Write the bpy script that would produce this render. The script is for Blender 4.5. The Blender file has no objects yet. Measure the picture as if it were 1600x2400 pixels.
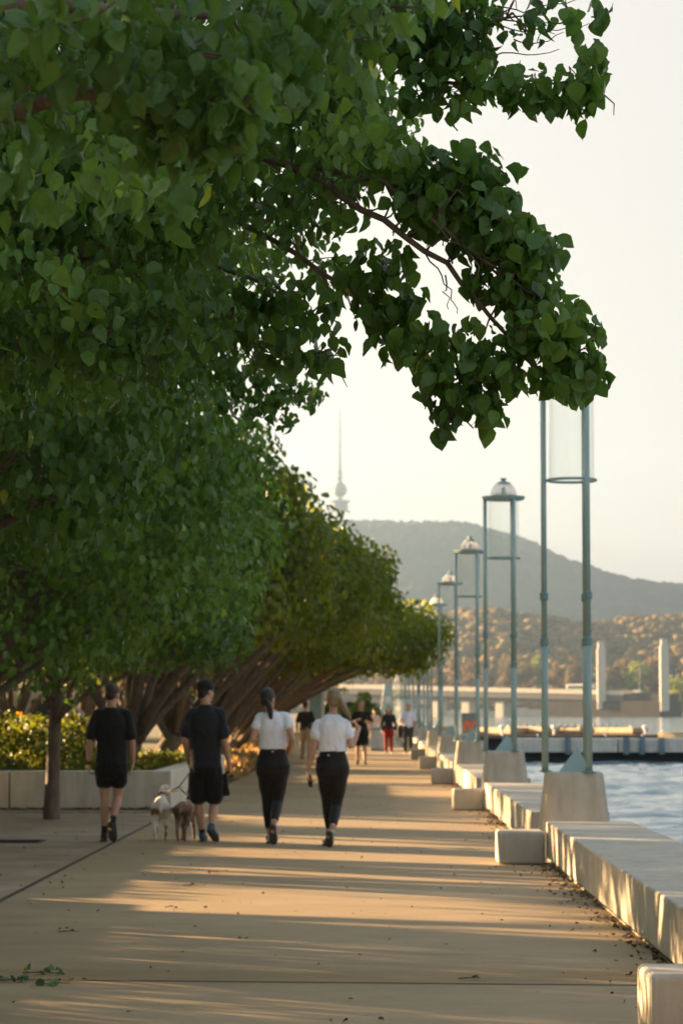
import bpy, bmesh, math, random
import numpy as np
from mathutils import Vector, Matrix

random.seed(7)
RNG = np.random.default_rng(7)
SC = bpy.context.scene
COL = SC.collection
R = math.radians

# ------------------------------------------------------------------ camera
CAM_H = 1.57
PITCH = math.atan(465 / 6000)
YAW = math.atan(68 / 6000)
cam = bpy.data.cameras.new('camera')
cam.sensor_fit = 'VERTICAL'
cam.sensor_height = 36
cam.sensor_width = 24
cam.lens = 90
cam.clip_start = 0.1
cam.clip_end = 20000
cam.dof.use_dof = True
cam.dof.focus_distance = 9.6
cam.dof.aperture_fstop = 7.0
cam_o = bpy.data.objects.new('camera', cam)
COL.objects.link(cam_o)
cam_o.location = (0, 0, CAM_H)
cam_o.rotation_euler = (R(90) + PITCH, 0, YAW)
SC.camera = cam_o

# ------------------------------------------------------------------ sky and sun
SKY_GAIN = 1.53
SUN_EL = R(8.0)
SUN_FWD = R(33)                      # how far ahead of due left the sun stands
sun_dir = Vector((-math.cos(SUN_FWD) * math.cos(SUN_EL), math.sin(SUN_FWD) * math.cos(SUN_EL), math.sin(SUN_EL)))
world = bpy.data.worlds.new('World')
SC.world = world
world.use_nodes = True
nt = world.node_tree
nt.nodes.clear()
wo = nt.nodes.new('ShaderNodeOutputWorld')
bg = nt.nodes.new('ShaderNodeBackground')
sky = nt.nodes.new('ShaderNodeTexSky')
sky.sky_type = 'NISHITA'
sky.sun_disc = False
sky.sun_elevation = SUN_EL
sky.sun_rotation = math.atan2(sun_dir.x, sun_dir.y)
sky.air_density = 1.0
sky.dust_density = 3.0
sky.ozone_density = 1.0
tcw = nt.nodes.new('ShaderNodeTexCoord')
sep = nt.nodes.new('ShaderNodeSeparateXYZ')
nt.links.new(tcw.outputs['Generated'], sep.inputs[0])
rmp = nt.nodes.new('ShaderNodeValToRGB')           # cream haze low down, pale blue overhead
rmp.color_ramp.elements[0].position = 0.0
rmp.color_ramp.elements[0].color = (1.0, .875, .785, 1)
rmp.color_ramp.elements[1].position = 0.85
rmp.color_ramp.elements[1].color = (.56, .68, .84, 1)
e = rmp.color_ramp.elements.new(.28); e.color = (1.0, .905, .81, 1)
nt.links.new(sep.outputs[2], rmp.inputs[0])
sca = nt.nodes.new('ShaderNodeVectorMath'); sca.operation = 'SCALE'; sca.inputs['Scale'].default_value = SKY_GAIN
nt.links.new(rmp.outputs[0], sca.inputs[0])
mixn = nt.nodes.new('ShaderNodeMix')
mixn.data_type = 'RGBA'
mixn.inputs[0].default_value = 0.88
nt.links.new(sky.outputs[0], mixn.inputs[6])
nt.links.new(sca.outputs[0], mixn.inputs[7])
nt.links.new(mixn.outputs[2], bg.inputs[0])
bg.inputs[1].default_value = 0.06
nt.links.new(bg.outputs[0], wo.inputs[0])
sun = bpy.data.lights.new('sun', 'SUN')
sun.energy = 5.0
sun.angle = R(0.5)
sun.color = (1.0, 0.625, 0.31)
sun_o = bpy.data.objects.new('sun', sun)
COL.objects.link(sun_o)
sun_o.rotation_euler = sun_dir.to_track_quat('Z', 'Y').to_euler()
sun_o.location = (-40, 30, 30)
SC.view_settings.view_transform = 'Standard'
SC.view_settings.look = 'None'
SC.view_settings.exposure = 3.22
SC.view_settings.gamma = 1
SC.cycles.max_bounces = 6
SC.cycles.diffuse_bounces = 3
SC.cycles.transparent_max_bounces = 16
SC.cycles.volume_bounces = 0
SC.cycles.use_denoising = True

# ------------------------------------------------------------------ helpers
cam_m = cam_o.rotation_euler.to_matrix()
def P(px, py, Y):
    """the world point seen at photo pixel (px, py) at the distance Y down the path"""
    d = cam_m @ Vector(((px - 800) / 6000, (1200 - py) / 6000, -1))
    t = Y / d.y
    return Vector((d.x * t, Y, CAM_H + d.z * t))

def tag(o, label=None, cat=None, group=None, kind=None):
    if label: o['label'] = label
    if cat: o['category'] = cat
    if group: o['group'] = group
    if kind: o['kind'] = kind
    return o

def empty(name, loc, label, cat, group=None, rz=0):
    o = bpy.data.objects.new(name, None)
    o.empty_display_size = 0.2
    COL.objects.link(o)
    o.location = loc
    o.rotation_euler = (0, 0, rz)
    return tag(o, label, cat, group)

def link(name, me, mat, parent=None, loc=None):
    o = bpy.data.objects.new(name, me)
    if mat and not me.materials: me.materials.append(mat)
    COL.objects.link(o)
    if parent: o.parent = parent
    if loc is not None: o.location = loc
    return o

def copy_tree(o, parent=None):
    c = o.copy()
    COL.objects.link(c)
    if parent: c.parent = parent
    for ch in list(o.children): copy_tree(ch, c)
    return c

class MB:
    """collects shapes and links them as one mesh"""
    def __init__(s): s.v = []; s.f = []
    def add(s, vs, fs):
        b = len(s.v)
        s.v += [tuple(v) for v in vs]
        s.f += [tuple(i + b for i in f) for f in fs]
    def box(s, x0, x1, y0, y1, z0, z1):
        s.add([(x0,y0,z0),(x1,y0,z0),(x1,y1,z0),(x0,y1,z0),(x0,y0,z1),(x1,y0,z1),(x1,y1,z1),(x0,y1,z1)],
              [(0,3,2,1),(4,5,6,7),(0,1,5,4),(1,2,6,5),(2,3,7,6),(3,0,4,7)])
    def tube(s, pts, rad, seg=8, cap=True):
        pts = [Vector(p) for p in pts]
        n = len(pts)
        if not hasattr(rad, '__len__'): rad = [rad] * n
        up = None; rings = []
        for i, p in enumerate(pts):
            d = (pts[min(i+1, n-1)] - pts[max(i-1, 0)])
            d = d.normalized() if d.length > 1e-9 else Vector((0,0,1))
            if up is None:
                up = Vector((0,1,0)) if abs(d.y) < .9 else Vector((1,0,0))
            a = (up - d * up.dot(d))
            a = a.normalized() if a.length > 1e-6 else d.orthogonal().normalized()
            up = a; b = d.cross(a)
            rings.append([p + (a*math.cos(2*math.pi*k/seg) + b*math.sin(2*math.pi*k/seg)) * rad[i] for k in range(seg)])
        base = 0; vs = [v for r in rings for v in r]; fs = []
        for i in range(n-1):
            for k in range(seg):
                fs.append((i*seg+k, i*seg+(k+1)%seg, (i+1)*seg+(k+1)%seg, (i+1)*seg+k))
        if cap:
            fs.append(tuple(range(seg-1, -1, -1))); fs.append(tuple((n-1)*seg+k for k in range(seg)))
        s.add(vs, fs)
    def lathe(s, prof, seg=24, c=(0,0,0)):
        vs = []; fs = []
        for r, z in prof:
            for k in range(seg):
                a = 2*math.pi*k/seg
                vs.append((c[0]+r*math.cos(a), c[1]+r*math.sin(a), c[2]+z))
        for i in range(len(prof)-1):
            for k in range(seg):
                fs.append((i*seg+k, i*seg+(k+1)%seg, (i+1)*seg+(k+1)%seg, (i+1)*seg+k))
        if prof[0][0] > 1e-4: fs.append(tuple(range(seg-1,-1,-1)))
        if prof[-1][0] > 1e-4: fs.append(tuple((len(prof)-1)*seg+k for k in range(seg)))
        s.add(vs, fs)
    def ell(s, c, r, seg=16, rings=10, rot=None):
        vs = []; fs = []
        for i in range(rings+1):
            t = math.pi*i/rings
            for k in range(seg):
                a = 2*math.pi*k/seg
                v = Vector((r[0]*math.sin(t)*math.cos(a), r[1]*math.sin(t)*math.sin(a), r[2]*math.cos(t)))
                if rot: v = rot @ v
                vs.append(v + Vector(c))
        for i in range(rings):
            for k in range(seg):
                fs.append((i*seg+k, (i+1)*seg+k, (i+1)*seg+(k+1)%seg, i*seg+(k+1)%seg))
        s.add(vs, fs)
    def mesh(s, name, smooth=False, bevel=0, seg=2):
        me = bpy.data.meshes.new(name)
        me.from_pydata(s.v, [], s.f)
        bm = bmesh.new(); bm.from_mesh(me)
        bmesh.ops.remove_doubles(bm, verts=bm.verts, dist=1e-6)
        bmesh.ops.recalc_face_normals(bm, faces=bm.faces)
        if bevel: bmesh.ops.bevel(bm, geom=bm.edges[:], offset=bevel, segments=seg, affect='EDGES', profile=.5, clamp_overlap=True)
        bm.to_mesh(me); bm.free()
        if smooth: me.polygons.foreach_set('use_smooth', [True]*len(me.polygons))
        me.update()
        return me
    def build(s, name, mat, parent=None, smooth=False, bevel=0, seg=2, loc=None):
        return link(name, s.mesh(name, smooth, bevel, seg), mat, parent, loc)

def np_mesh(name, v, faces, attr=None, smooth=True):
    """v (n,3); faces: list of (m,k) integer arrays; attr: per-vertex floats named tint"""
    me = bpy.data.meshes.new(name)
    v = np.asarray(v, dtype=np.float32)
    me.vertices.add(len(v)); me.vertices.foreach_set('co', v.ravel())
    nl = sum(f.size for f in faces); npol = sum(len(f) for f in faces)
    me.loops.add(nl); me.polygons.add(npol)
    me.loops.foreach_set('vertex_index', np.concatenate([f.ravel() for f in faces]).astype(np.int32))
    tot = np.concatenate([np.full(len(f), f.shape[1]) for f in faces]).astype(np.int32)
    me.polygons.foreach_set('loop_start', (np.cumsum(tot) - tot).astype(np.int32))
    me.polygons.foreach_set('loop_total', tot)
    me.polygons.foreach_set('use_smooth', np.full(npol, smooth))
    if attr is not None:
        a = me.attributes.new('tint', 'FLOAT', 'POINT')
        a.data.foreach_set('value', np.asarray(attr, dtype=np.float32))
    me.update(calc_edges=True)
    return me

# ------------------------------------------------------------------ materials
def mat_new(name):
    m = bpy.data.materials.new(name); m.use_nodes = True
    n = m.node_tree.nodes; l = m.node_tree.links
    return m, n, l, n['Principled BSDF']

def noise(n, l, scale, detail=4, rough=.6, coord='Object', stretch=None):
    tc = n.new('ShaderNodeTexCoord'); mp = n.new('ShaderNodeMapping'); t = n.new('ShaderNodeTexNoise')
    t.inputs['Scale'].default_value = scale; t.inputs['Detail'].default_value = detail; t.inputs['Roughness'].default_value = rough
    l.new(tc.outputs[coord], mp.inputs[0]); l.new(mp.outputs[0], t.inputs['Vector'])
    if stretch: mp.inputs['Scale'].default_value = stretch
    return t
def ramp(n, l, src, stops):
    r = n.new('ShaderNodeValToRGB')
    el = r.color_ramp.elements
    while len(el) < len(stops): el.new(.5)
    for e, (p, c) in zip(el, stops): e.position = p; e.color = (*c, 1)
    l.new(src, r.inputs[0])
    return r
def bump(n, l, b, src, strength=.3, dist=.02):
    bp = n.new('ShaderNodeBump'); bp.inputs['Strength'].default_value = strength; bp.inputs['Distance'].default_value = dist
    l.new(src, bp.inputs['Height']); l.new(bp.outputs[0], b.inputs['Normal'])
    return bp

def simple(name, col, rough=.6, var=.18, scale=8, metal=0, bs=.15, bd=.01, spec=.5, coord='Object'):
    m, n, l, b = mat_new(name)
    t = noise(n, l, scale, coord=coord)
    c0 = tuple(max(0, c*(1-var)) for c in col); c1 = tuple(min(1, c*(1+var)) for c in col)
    r = ramp(n, l, t.outputs[0], [(.3, c0), (.7, c1)])
    l.new(r.outputs[0], b.inputs['Base Color'])
    b.inputs['Roughness'].default_value = rough; b.inputs['Metallic'].default_value = metal
    b.inputs['Specular IOR Level'].default_value = spec
    if bs: bump(n, l, b, t.outputs[0], bs, bd)
    return m

def leaf_mat(name, dark, mid, light, trans=.3, rough=.38):
    m, n, l, b = mat_new(name)
    at = n.new('ShaderNodeAttribute'); at.attribute_name = 'tint'
    r = ramp(n, l, at.outputs['Fac'], [(0, dark), (.55, mid), (.97, light), (1.0, (light[0]*1.9, light[1]*1.3, light[2]))])
    l.new(r.outputs[0], b.inputs['Base Color'])
    b.inputs['Roughness'].default_value = rough
    b.inputs['Specular IOR Level'].default_value = .38
    nz = noise(n, l, 55, 3, .6); bump(n, l, b, nz.outputs[0], .5, .012)
    tr = n.new('ShaderNodeBsdfTranslucent')
    hs = n.new('ShaderNodeHueSaturation'); hs.inputs['Hue'].default_value = .475; hs.inputs['Value'].default_value = 2.6; hs.inputs['Saturation'].default_value = 1.05
    l.new(r.outputs[0], hs.inputs['Color']); l.new(hs.outputs[0], tr.inputs[0])
    mx = n.new('ShaderNodeMixShader'); mx.inputs[0].default_value = trans
    l.new(b.outputs[0], mx.inputs[1]); l.new(tr.outputs[0], mx.inputs[2])
    l.new(mx.outputs[0], n['Material Output'].inputs[0])
    return m

M = {}
M['leaf'] = leaf_mat('leaf', (.028,.076,.014), (.068,.160,.025), (.125,.240,.040), trans=.30, rough=.27)
M['leaf_far'] = leaf_mat('leaf_far', (.036,.066,.008), (.086,.128,.012), (.165,.190,.018), trans=.44)
M['cover_leaf'] = leaf_mat('cover_leaf', (.020,.038,.006), (.062,.085,.010), (.20,.17,.022), trans=.42)
M['dry_grass'] = leaf_mat('dry_grass', (.20,.15,.05), (.34,.25,.09), (.45,.36,.15), trans=.3, rough=.7)
M['litter'] = leaf_mat('litter', (.07,.05,.025), (.13,.09,.04), (.22,.15,.07), trans=.05, rough=.8)
M['green_litter'] = leaf_mat('green_litter', (.05,.10,.03), (.10,.2,.07), (.2,.32,.14), trans=.1, rough=.5)
def bark_mat():
    m, n, l, b = mat_new('bark')
    t = noise(n, l, 5, 6, .7, stretch=(5, 5, .7))
    r = ramp(n, l, t.outputs[0], [(.3, (.070,.056,.042)), (.55, (.145,.115,.084)), (.75, (.25,.20,.148))])
    l.new(r.outputs[0], b.inputs['Base Color']); b.inputs['Roughness'].default_value = .9
    bump(n, l, b, t.outputs[0], .8, .03)
    return m
M['bark'] = bark_mat()
def path_mat():
    m, n, l, b = mat_new('path_concrete')
    t = noise(n, l, .35, 6, .65); t2 = noise(n, l, 45, 4, .7); t3 = noise(n, l, 2.2, 5, .7, stretch=(.4,1,1))
    r = ramp(n, l, t.outputs[0], [(.25, (.31,.230,.128)), (.5, (.385,.290,.165)), (.75, (.45,.345,.20))])
    sp = ramp(n, l, t2.outputs[0], [(.30, (.72,.70,.68)), (.42, (1,1,1)), (.7, (1.0,1.0,1.0)), (.78, (1.15,1.14,1.12))])
    st = ramp(n, l, t3.outputs[0], [(.3, (.80,.79,.78)), (.55, (1,1,1))])
    m1 = n.new('ShaderNodeMix'); m1.data_type = 'RGBA'; m1.blend_type = 'MULTIPLY'; m1.inputs[0].default_value = 1
    m2 = n.new('ShaderNodeMix'); m2.data_type = 'RGBA'; m2.blend_type = 'MULTIPLY'; m2.inputs[0].default_value = .8
    l.new(r.outputs[0], m1.inputs[6]); l.new(sp.outputs[0], m1.inputs[7])
    l.new(m1.outputs[2], m2.inputs[6]); l.new(st.outputs[0], m2.inputs[7])
    # brown water stain that has settled along the first joint
    tc = n.new('ShaderNodeTexCoord'); sx = n.new('ShaderNodeSeparateXYZ'); l.new(tc.outputs['Object'], sx.inputs[0])
    wob = n.new('ShaderNodeMath'); wob.operation = 'MULTIPLY_ADD'; wob.inputs[1].default_value = .5; l.new(t3.outputs[0], wob.inputs[0]); l.new(sx.outputs[1], wob.inputs[2])
    bnd = ramp(n, l, wob.outputs[0], [(0, (1,1,1)), (1, (1,1,1))])
    mr = n.new('ShaderNodeMapRange'); mr.inputs[1].default_value = 15.0; mr.inputs[2].default_value = 16.6; l.new(wob.outputs[0], mr.inputs[0])
    bnd = ramp(n, l, mr.outputs[0], [(0, (1,1,1)), (.22, (.80,.74,.60)), (.5, (.84,.79,.66)), (.75, (1,1,1))])
    m3 = n.new('ShaderNodeMix'); m3.data_type = 'RGBA'; m3.blend_type = 'MULTIPLY'; m3.inputs[0].default_value = .9
    l.new(m2.outputs[2], m3.inputs[6]); l.new(bnd.outputs[0], m3.inputs[7]); m2 = m3
    l.new(m2.outputs[2], b.inputs['Base Color']); b.inputs['Roughness'].default_value = .85
    b.inputs['Specular IOR Level'].default_value = .3
    bump(n, l, b, t2.outputs[0], .35, .006)
    return m
M['path'] = path_mat()
M['joint'] = simple('joint_filler', (.075,.062,.045), .95, .3, 12)
M['edging'] = simple('edging_stone', (.36,.31,.23), .85, .2, 6)
M['paving'] = simple('paving', (.345,.265,.160), .9, .25, 1.6, bs=.3)
M['lawn'] = simple('lawn', (.12,.105,.045), .95, .4, 2, bs=.5, bd=.05)
M['earth'] = simple('earth', (.12,.095,.055), .95, .4, 3, bs=.5, bd=.05)
def conc_mat(name, c, stain=.76):
    m, n, l, b = mat_new(name)
    t = noise(n, l, 2.0, 6, .65); t2 = noise(n, l, 60, 3, .7); t3 = noise(n, l, 3.5, 4, .6, stretch=(2.5,2.5,.35))
    r = ramp(n, l, t.outputs[0], [(.25, tuple(x*.82 for x in c)), (.7, tuple(min(1,x*1.1) for x in c))])
    st = ramp(n, l, t3.outputs[0], [(.32, (stain,stain*.98,stain*.93)), (.6, (1,1,1))])
    m1 = n.new('ShaderNodeMix'); m1.data_type = 'RGBA'; m1.blend_type = 'MULTIPLY'; m1.inputs[0].default_value = .8
    l.new(r.outputs[0], m1.inputs[6]); l.new(st.outputs[0], m1.inputs[7]); l.new(m1.outputs[2], b.inputs['Base Color'])
    b.inputs['Roughness'].default_value = .85; b.inputs['Specular IOR Level'].default_value = .3
    bump(n, l, b, t2.outputs[0], .3, .004)
    return m
M['slab'] = conc_mat('slab_concrete', (.50,.465,.38))
M['plinth'] = conc_mat('plinth_concrete', (.50,.47,.39))
M['planter'] = conc_mat('planter_concrete', (.64,.62,.53))
M['teal'] = simple('teal_paint', (.29,.41,.38), .42, .10, 3, bs=.03)
M['teal_dark'] = simple('teal_paint_dark', (.17,.28,.265), .45, .10, 3, bs=.03)
M['steel'] = simple('steel', (.6,.6,.57), .3, .05, 5, metal=1, bs=0)
def glass_mat(name, t=.86, rough=.08, tint=(.96,.97,.96)):
    m, n, l, b = mat_new(name)
    n.remove(b)
    tr = n.new('ShaderNodeBsdfTransparent'); tr.inputs[0].default_value = (*tint, 1)
    gl = n.new('ShaderNodeBsdfGlossy'); gl.inputs[0].default_value = (.9,.9,.88,1); gl.inputs[1].default_value = rough
    lw = n.new('ShaderNodeLayerWeight'); lw.inputs[0].default_value = .35
    mr = n.new('ShaderNodeMapRange'); mr.inputs[3].default_value = 1-t; mr.inputs[4].default_value = .75
    l.new(lw.outputs['Facing'], mr.inputs[0])
    pw = n.new('ShaderNodeMath'); pw.operation = 'POWER'; pw.inputs[1].default_value = 2.2
    l.new(lw.outputs['Facing'], pw.inputs[0]); l.new(pw.outputs[0], mr.inputs[0])
    mx = n.new('ShaderNodeMixShader')
    l.new(mr.outputs[0], mx.inputs[0]); l.new(tr.outputs[0], mx.inputs[1]); l.new(gl.outputs[0], mx.inputs[2])
    l.new(mx.outputs[0], n['Material Output'].inputs[0])
    return m
M['glass'] = glass_mat('lamp_glass', .96, .06)
def dome_mat():
    m, n, l, b = mat_new('dome_acrylic')
    b.inputs['Base Color'].default_value = (.82,.80,.76,1); b.inputs['Roughness'].default_value = .3
    tl = n.new('ShaderNodeBsdfTranslucent'); tl.inputs[0].default_value = (.85,.83,.8,1)
    tr = n.new('ShaderNodeBsdfTransparent'); tr.inputs[0].default_value = (.95,.96,.95,1)
    m1 = n.new('ShaderNodeMixShader'); m1.inputs[0].default_value = .5
    m2 = n.new('ShaderNodeMixShader'); m2.inputs[0].default_value = .55
    l.new(b.outputs[0], m1.inputs[1]); l.new(tl.outputs[0], m1.inputs[2])
    l.new(m1.outputs[0], m2.inputs[1]); l.new(tr.outputs[0], m2.inputs[2])
    l.new(m2.outputs[0], n['Material Output'].inputs[0])
    return m
M['dome'] = dome_mat()
def water_mat():
    m, n, l, b = mat_new('water')
    b.inputs['Base Color'].default_value = (.16,.27,.31,1)
    b.inputs['Roughness'].default_value = .07
    b.inputs['IOR'].default_value = 1.33
    t = noise(n, l, 1.1, 4, .6, stretch=(.6,1,1))
    bump(n, l, b, t.outputs[0], .8, .10)
    return m
M['water'] = water_mat()
def hill_mat():
    m, n, l, b = mat_new('hill_bush')
    t = noise(n, l, .012, 6, .7); t2 = noise(n, l, .08, 5, .7)
    mm = n.new('ShaderNodeMath'); mm.operation = 'MULTIPLY_ADD'; mm.inputs[1].default_value = .5
    l.new(t2.outputs[0], mm.inputs[0]); l.new(t.outputs[0], mm.inputs[2])
    r = ramp(n, l, mm.outputs[0], [(.55, (.022,.025,.022)), (.75, (.040,.042,.034)), (.95, (.075,.066,.045))])
    l.new(r.outputs[0], b.inputs['Base Color']); b.inputs['Roughness'].default_value = .95
    b.inputs['Specular IOR Level'].default_value = .1
    return m
M['hill'] = hill_mat()
M['wood_far'] = leaf_mat('woodland_leaf', (.13,.115,.050), (.19,.155,.066), (.26,.185,.078), trans=.45, rough=.9)
M['tower'] = simple('tower_concrete', (.15,.15,.15), .8, .05, .2, bs=0)
M['bridge'] = conc_mat('bridge_concrete', (.17,.165,.145))  # grey tone stands for shade on the fascia
M['bridge_girder'] = conc_mat('bridge_girder', (.15,.10,.06))  # darkened to read as the shaded underside of the deck
M['bridge_rail'] = simple('bridge_rail', (.62,.52,.39), .7, .08, .3, bs=0)  # pale tone imitates sunlight on the barrier
M['pylon'] = simple('pylon_white', (.46,.42,.36), .7, .05, .2, bs=0)
M['stone_dark'] = simple('stone_dark', (.045,.033,.024), .9, .3, .4, bs=.3, bd=.2)
M['timber'] = simple('timber', (.15,.10,.055), .85, .3, 3, bs=.2)
M['timber_pale'] = simple('timber_pale', (.38,.30,.20), .8, .2, 2, bs=.2)
M['jetty'] = conc_mat('jetty_concrete', (.62,.61,.55))
M['dark'] = simple('dark_rubber', (.02,.02,.018), .8, .2, 5, bs=0)
M['pile'] = simple('pile_blue', (.13,.19,.24), .6, .2, 2, bs=0)
M['white'] = simple('white_paint', (.78,.77,.74), .35, .04, 3, bs=0)
M['green_paint'] = simple('green_paint', (.02,.22,.13), .4, .05, 3, bs=0)
M['window'] = simple('window_glass', (.03,.035,.04), .08, .1, 3, bs=0)
M['tyre'] = simple('tyre', (.02,.02,.02), .9, .1, 5, bs=0)
M['sign'] = simple('sign_panel', (.17,.22,.24), .5, .08, 3, bs=0)
M['orange'] = simple('orange_print', (.75,.16,.04), .5, .04, 3, bs=0)
M['pale_print'] = simple('pale_print', (.55,.58,.58), .5, .04, 3, bs=0)
def skin_mat(name, c):
    m = simple(name, c, .5, .07, 20, bs=.03, bd=.002)
    b = m.node_tree.nodes['Principled BSDF']
    b.inputs['Subsurface Weight'].default_value = .12; b.inputs['Subsurface Radius'].default_value = (.02,.008,.005)
    return m
M['skin'] = skin_mat('skin', (.50,.30,.20))
M['skin_tan'] = skin_mat('skin_tan', (.40,.215,.125))
def cloth(name, c, sc=9, bs=.55, bd=.03, rough=.85, stretch=(1,1,.45)):
    m, n, l, b = mat_new(name)
    t = noise(n, l, sc, 4, .55, stretch=stretch); t2 = noise(n, l, 260, 2, .5)
    r = ramp(n, l, t.outputs[0], [(.3, tuple(x*.9 for x in c)), (.7, tuple(min(1,x*1.06) for x in c))])
    l.new(r.outputs[0], b.inputs['Base Color']); b.inputs['Roughness'].default_value = rough
    b.inputs['Specular IOR Level'].default_value = .25; b.inputs['Sheen Weight'].default_value = .15
    bump(n, l, b, t.outputs[0], bs, bd)
    return m
M['black_tee'] = cloth('black_tee', (.016,.017,.017))
M['charcoal_tee'] = cloth('charcoal_tee', (.020,.024,.027))
M['black_short'] = cloth('black_short', (.010,.010,.010))
M['legging'] = cloth('legging', (.011,.011,.010), 14, .15, .01, .6)
M['white_tee'] = cloth('white_tee', (.82,.87,.95), 8, .7, .035)
M['blue_shirt'] = cloth('blue_shirt', (.60,.66,.80))
M['red_pants'] = cloth('red_pants', (.24,.016,.010))
M['khaki'] = cloth('khaki', (.34,.26,.17))
M['dark_pants'] = cloth('dark_pants', (.03,.034,.034))
M['pink_top'] = cloth('pink_top', (.62,.48,.42))
M['purple'] = cloth('purple', (.16,.08,.30))
M['hair_dark'] = simple('hair_dark', (.018,.013,.009), .5, .4, 40, bs=.5, bd=.01)
M['hair_crop'] = simple('hair_crop', (.045,.032,.022), .6, .4, 60, bs=.6, bd=.01)
M['hair_brown'] = simple('hair_brown', (.07,.042,.022), .5, .4, 40, bs=.5, bd=.01)
M['hair_blond'] = simple('hair_blond', (.26,.19,.105), .45, .4, 45, bs=.6, bd=.01)
M['hair_grey'] = simple('hair_grey', (.42,.38,.33), .6, .2, 40, bs=.4, bd=.01)
M['shoe_black'] = simple('shoe_black', (.025,.026,.028), .6, .2, 20)
M['shoe_blue'] = simple('shoe_blue', (.045,.105,.19), .6, .2, 20)
M['shoe_grey'] = simple('shoe_grey', (.45,.46,.48), .6, .15, 20)
M['sole_white'] = simple('sole_white', (.66,.68,.68), .6, .1, 20)
M['sole_brown'] = simple('sole_brown', (.085,.06,.042), .8, .2, 30)
M['sole_dark'] = simple('sole_dark', (.07,.066,.055), .8, .2, 30)
M['eye'] = simple('eye', (.03,.02,.015), .2, .05, 5, bs=0)

HAZE = .00015
# ------------------------------------------------------------------ the setting
WATER_Z = -1.10
SHORE_X = 2.78
def sheet(name, pts, z, mat, kind='structure'):
    mb = MB(); mb.add([(x, y, z) for x, y in pts], [tuple(range(len(pts)))])
    o = mb.build(name, mat); tag(o, kind=kind); return o

# ground: one land sheet west of the lake, with the sea wall as its east side and land beyond the far shore
g = MB()
def land(x0, x1, y0, y1, z=-.02):
    g.box(x0, x1, y0, y1, -6, z)
land(-5000, SHORE_X, -300, 1230)
ground = g.build('ground', M['earth']); tag(ground, kind='structure')

# the promenade, the paved strip beside it, and the joints
sheet('path', [(-3.03,-20), (SHORE_X-.02,-20), (SHORE_X-.02,420), (-3.03,420)], 0.0, M['path'])
sheet('pavement', [(-9.5,-20), (-3.09,-20), (-3.09,40.9), (-9.5,40.9)], -.002, M['paving'])
mb = MB(); mb.box(-3.088, -3.032, -20, 57, -.05, -.006); tag(mb.build('path_joint', M['joint']), kind='structure')
mb = MB()
for y in (15.0, 44.6, 58.8, 73.1, 87.4, 101.5):
    s = -.10
    mb.add([(-3.03, y+.16, .0035), (2.3, y+.16+s*4, .0035), (2.3, y+.19+s*4, .0035), (-3.03, y+.19, .0035)], [(0,1,2,3)])
tag(mb.build('path_seam', M['joint']), kind='structure')
# coping of the sea wall under the seats
mb = MB(); mb.box(1.86, SHORE_X+.06, -20, 300, -1.6, .012); tag(mb.build('sea_wall', M['slab']), 'concrete sea wall edge under the seats along the lake', 'sea wall')
# bank of lit lawn far left behind the trees
sheet('lawn', [(-60,41), (-4.5,57), (-4.5,300), (-60,300)], .0, M['paving']).data.materials[0] = M['lawn'] if 'lawn' in M else M['paving']

# hills -------------------------------------------------------------
def smooth(a, b, x):
    t = np.clip((x-a)/(b-a), 0, 1); return t*t*(3-2*t)
def vnoise(x, y, seed):
    xi = np.floor(x).astype(int); yi = np.floor(y).astype(int); xf = x-xi; yf = y-yi
    def h(a, b):
        n = (a*374761393 + b*668265263 + seed*974711) & 0x7fffffff
        n = ((n ^ (n >> 13)) * 1274126177) & 0x7fffffff
        return ((n ^ (n >> 16)) & 0xffff) / 65535.0
    u = xf*xf*(3-2*xf); v = yf*yf*(3-2*yf)
    return (h(xi,yi)*(1-u)+h(xi+1,yi)*u)*(1-v) + (h(xi,yi+1)*(1-u)+h(xi+1,yi+1)*u)*v
# the lake: a wide sheet, with real wind waves where the camera is near enough to see them
wxs = np.arange(2.0, 62, .22); wys = 16*np.exp(np.linspace(0, math.log(190/16), 520))
WX, WY = np.meshgrid(wxs, wys)
wz = np.zeros_like(WX)
for (sx, sy, a, sd) in ((.32,.62,.115,1),(.75,1.35,.075,2),(1.5,2.6,.038,3),(.12,.20,.06,4)):
    ww = vnoise((WX*.95+WY*.25)*sx+300, (WY-WX*.25)*sy+300, sd)
    wz += a*(1-2*np.abs(ww-.5)*1.0-.5)
wz *= 1.7*(1-smooth(120, 185, WY))
nyw, nxw = WX.shape; iw = np.arange(nyw*nxw).reshape(nyw, nxw)
qw = np.stack([iw[:-1,:-1], iw[:-1,1:], iw[1:,1:], iw[1:,:-1]], -1).reshape(-1, 4)
vw = np.stack([WX, WY, wz+WATER_Z], -1).reshape(-1, 3)
ov = np.array([(-200,-300),(5000,-300),(5000,16.2),(-200,16.2), (61.9,16.2),(5000,1900),(61.9,1900), (2.0,189.9),(61.9,189.9),(2.0,1900)], float)
ov = np.concatenate([ov, np.full((len(ov),1), WATER_Z-.02)], 1); bse = len(vw)
oq = np.array([[0,1,2,3],[4,2,5,6],[7,8,6,9]])+bse
tag(link('water', np_mesh('water', np.concatenate([vw, ov]), [qw, oq]), M['water']), kind='structure')
RIDGE_PX = [-900, -300, 200, 600, 800, 900, 1050, 1080, 1160, 1190, 1250, 1300, 1400, 1500, 1600, 1800, 2200, 2800]
RIDGE_PY = [1480, 1380, 1290, 1245, 1237, 1237, 1238, 1241, 1257, 1263, 1287, 1312, 1346, 1371, 1386, 1430, 1500, 1560]
FOOT_PX = [-900, 400, 900, 1000, 1060, 1110, 1180, 1260, 1330, 1400, 1450, 1500, 1560, 1640, 2000, 2800]
FOOT_PY = [1490, 1480, 1462, 1452, 1440, 1436, 1440, 1452, 1470, 1462, 1452, 1456, 1452, 1440, 1470, 1530]
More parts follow.
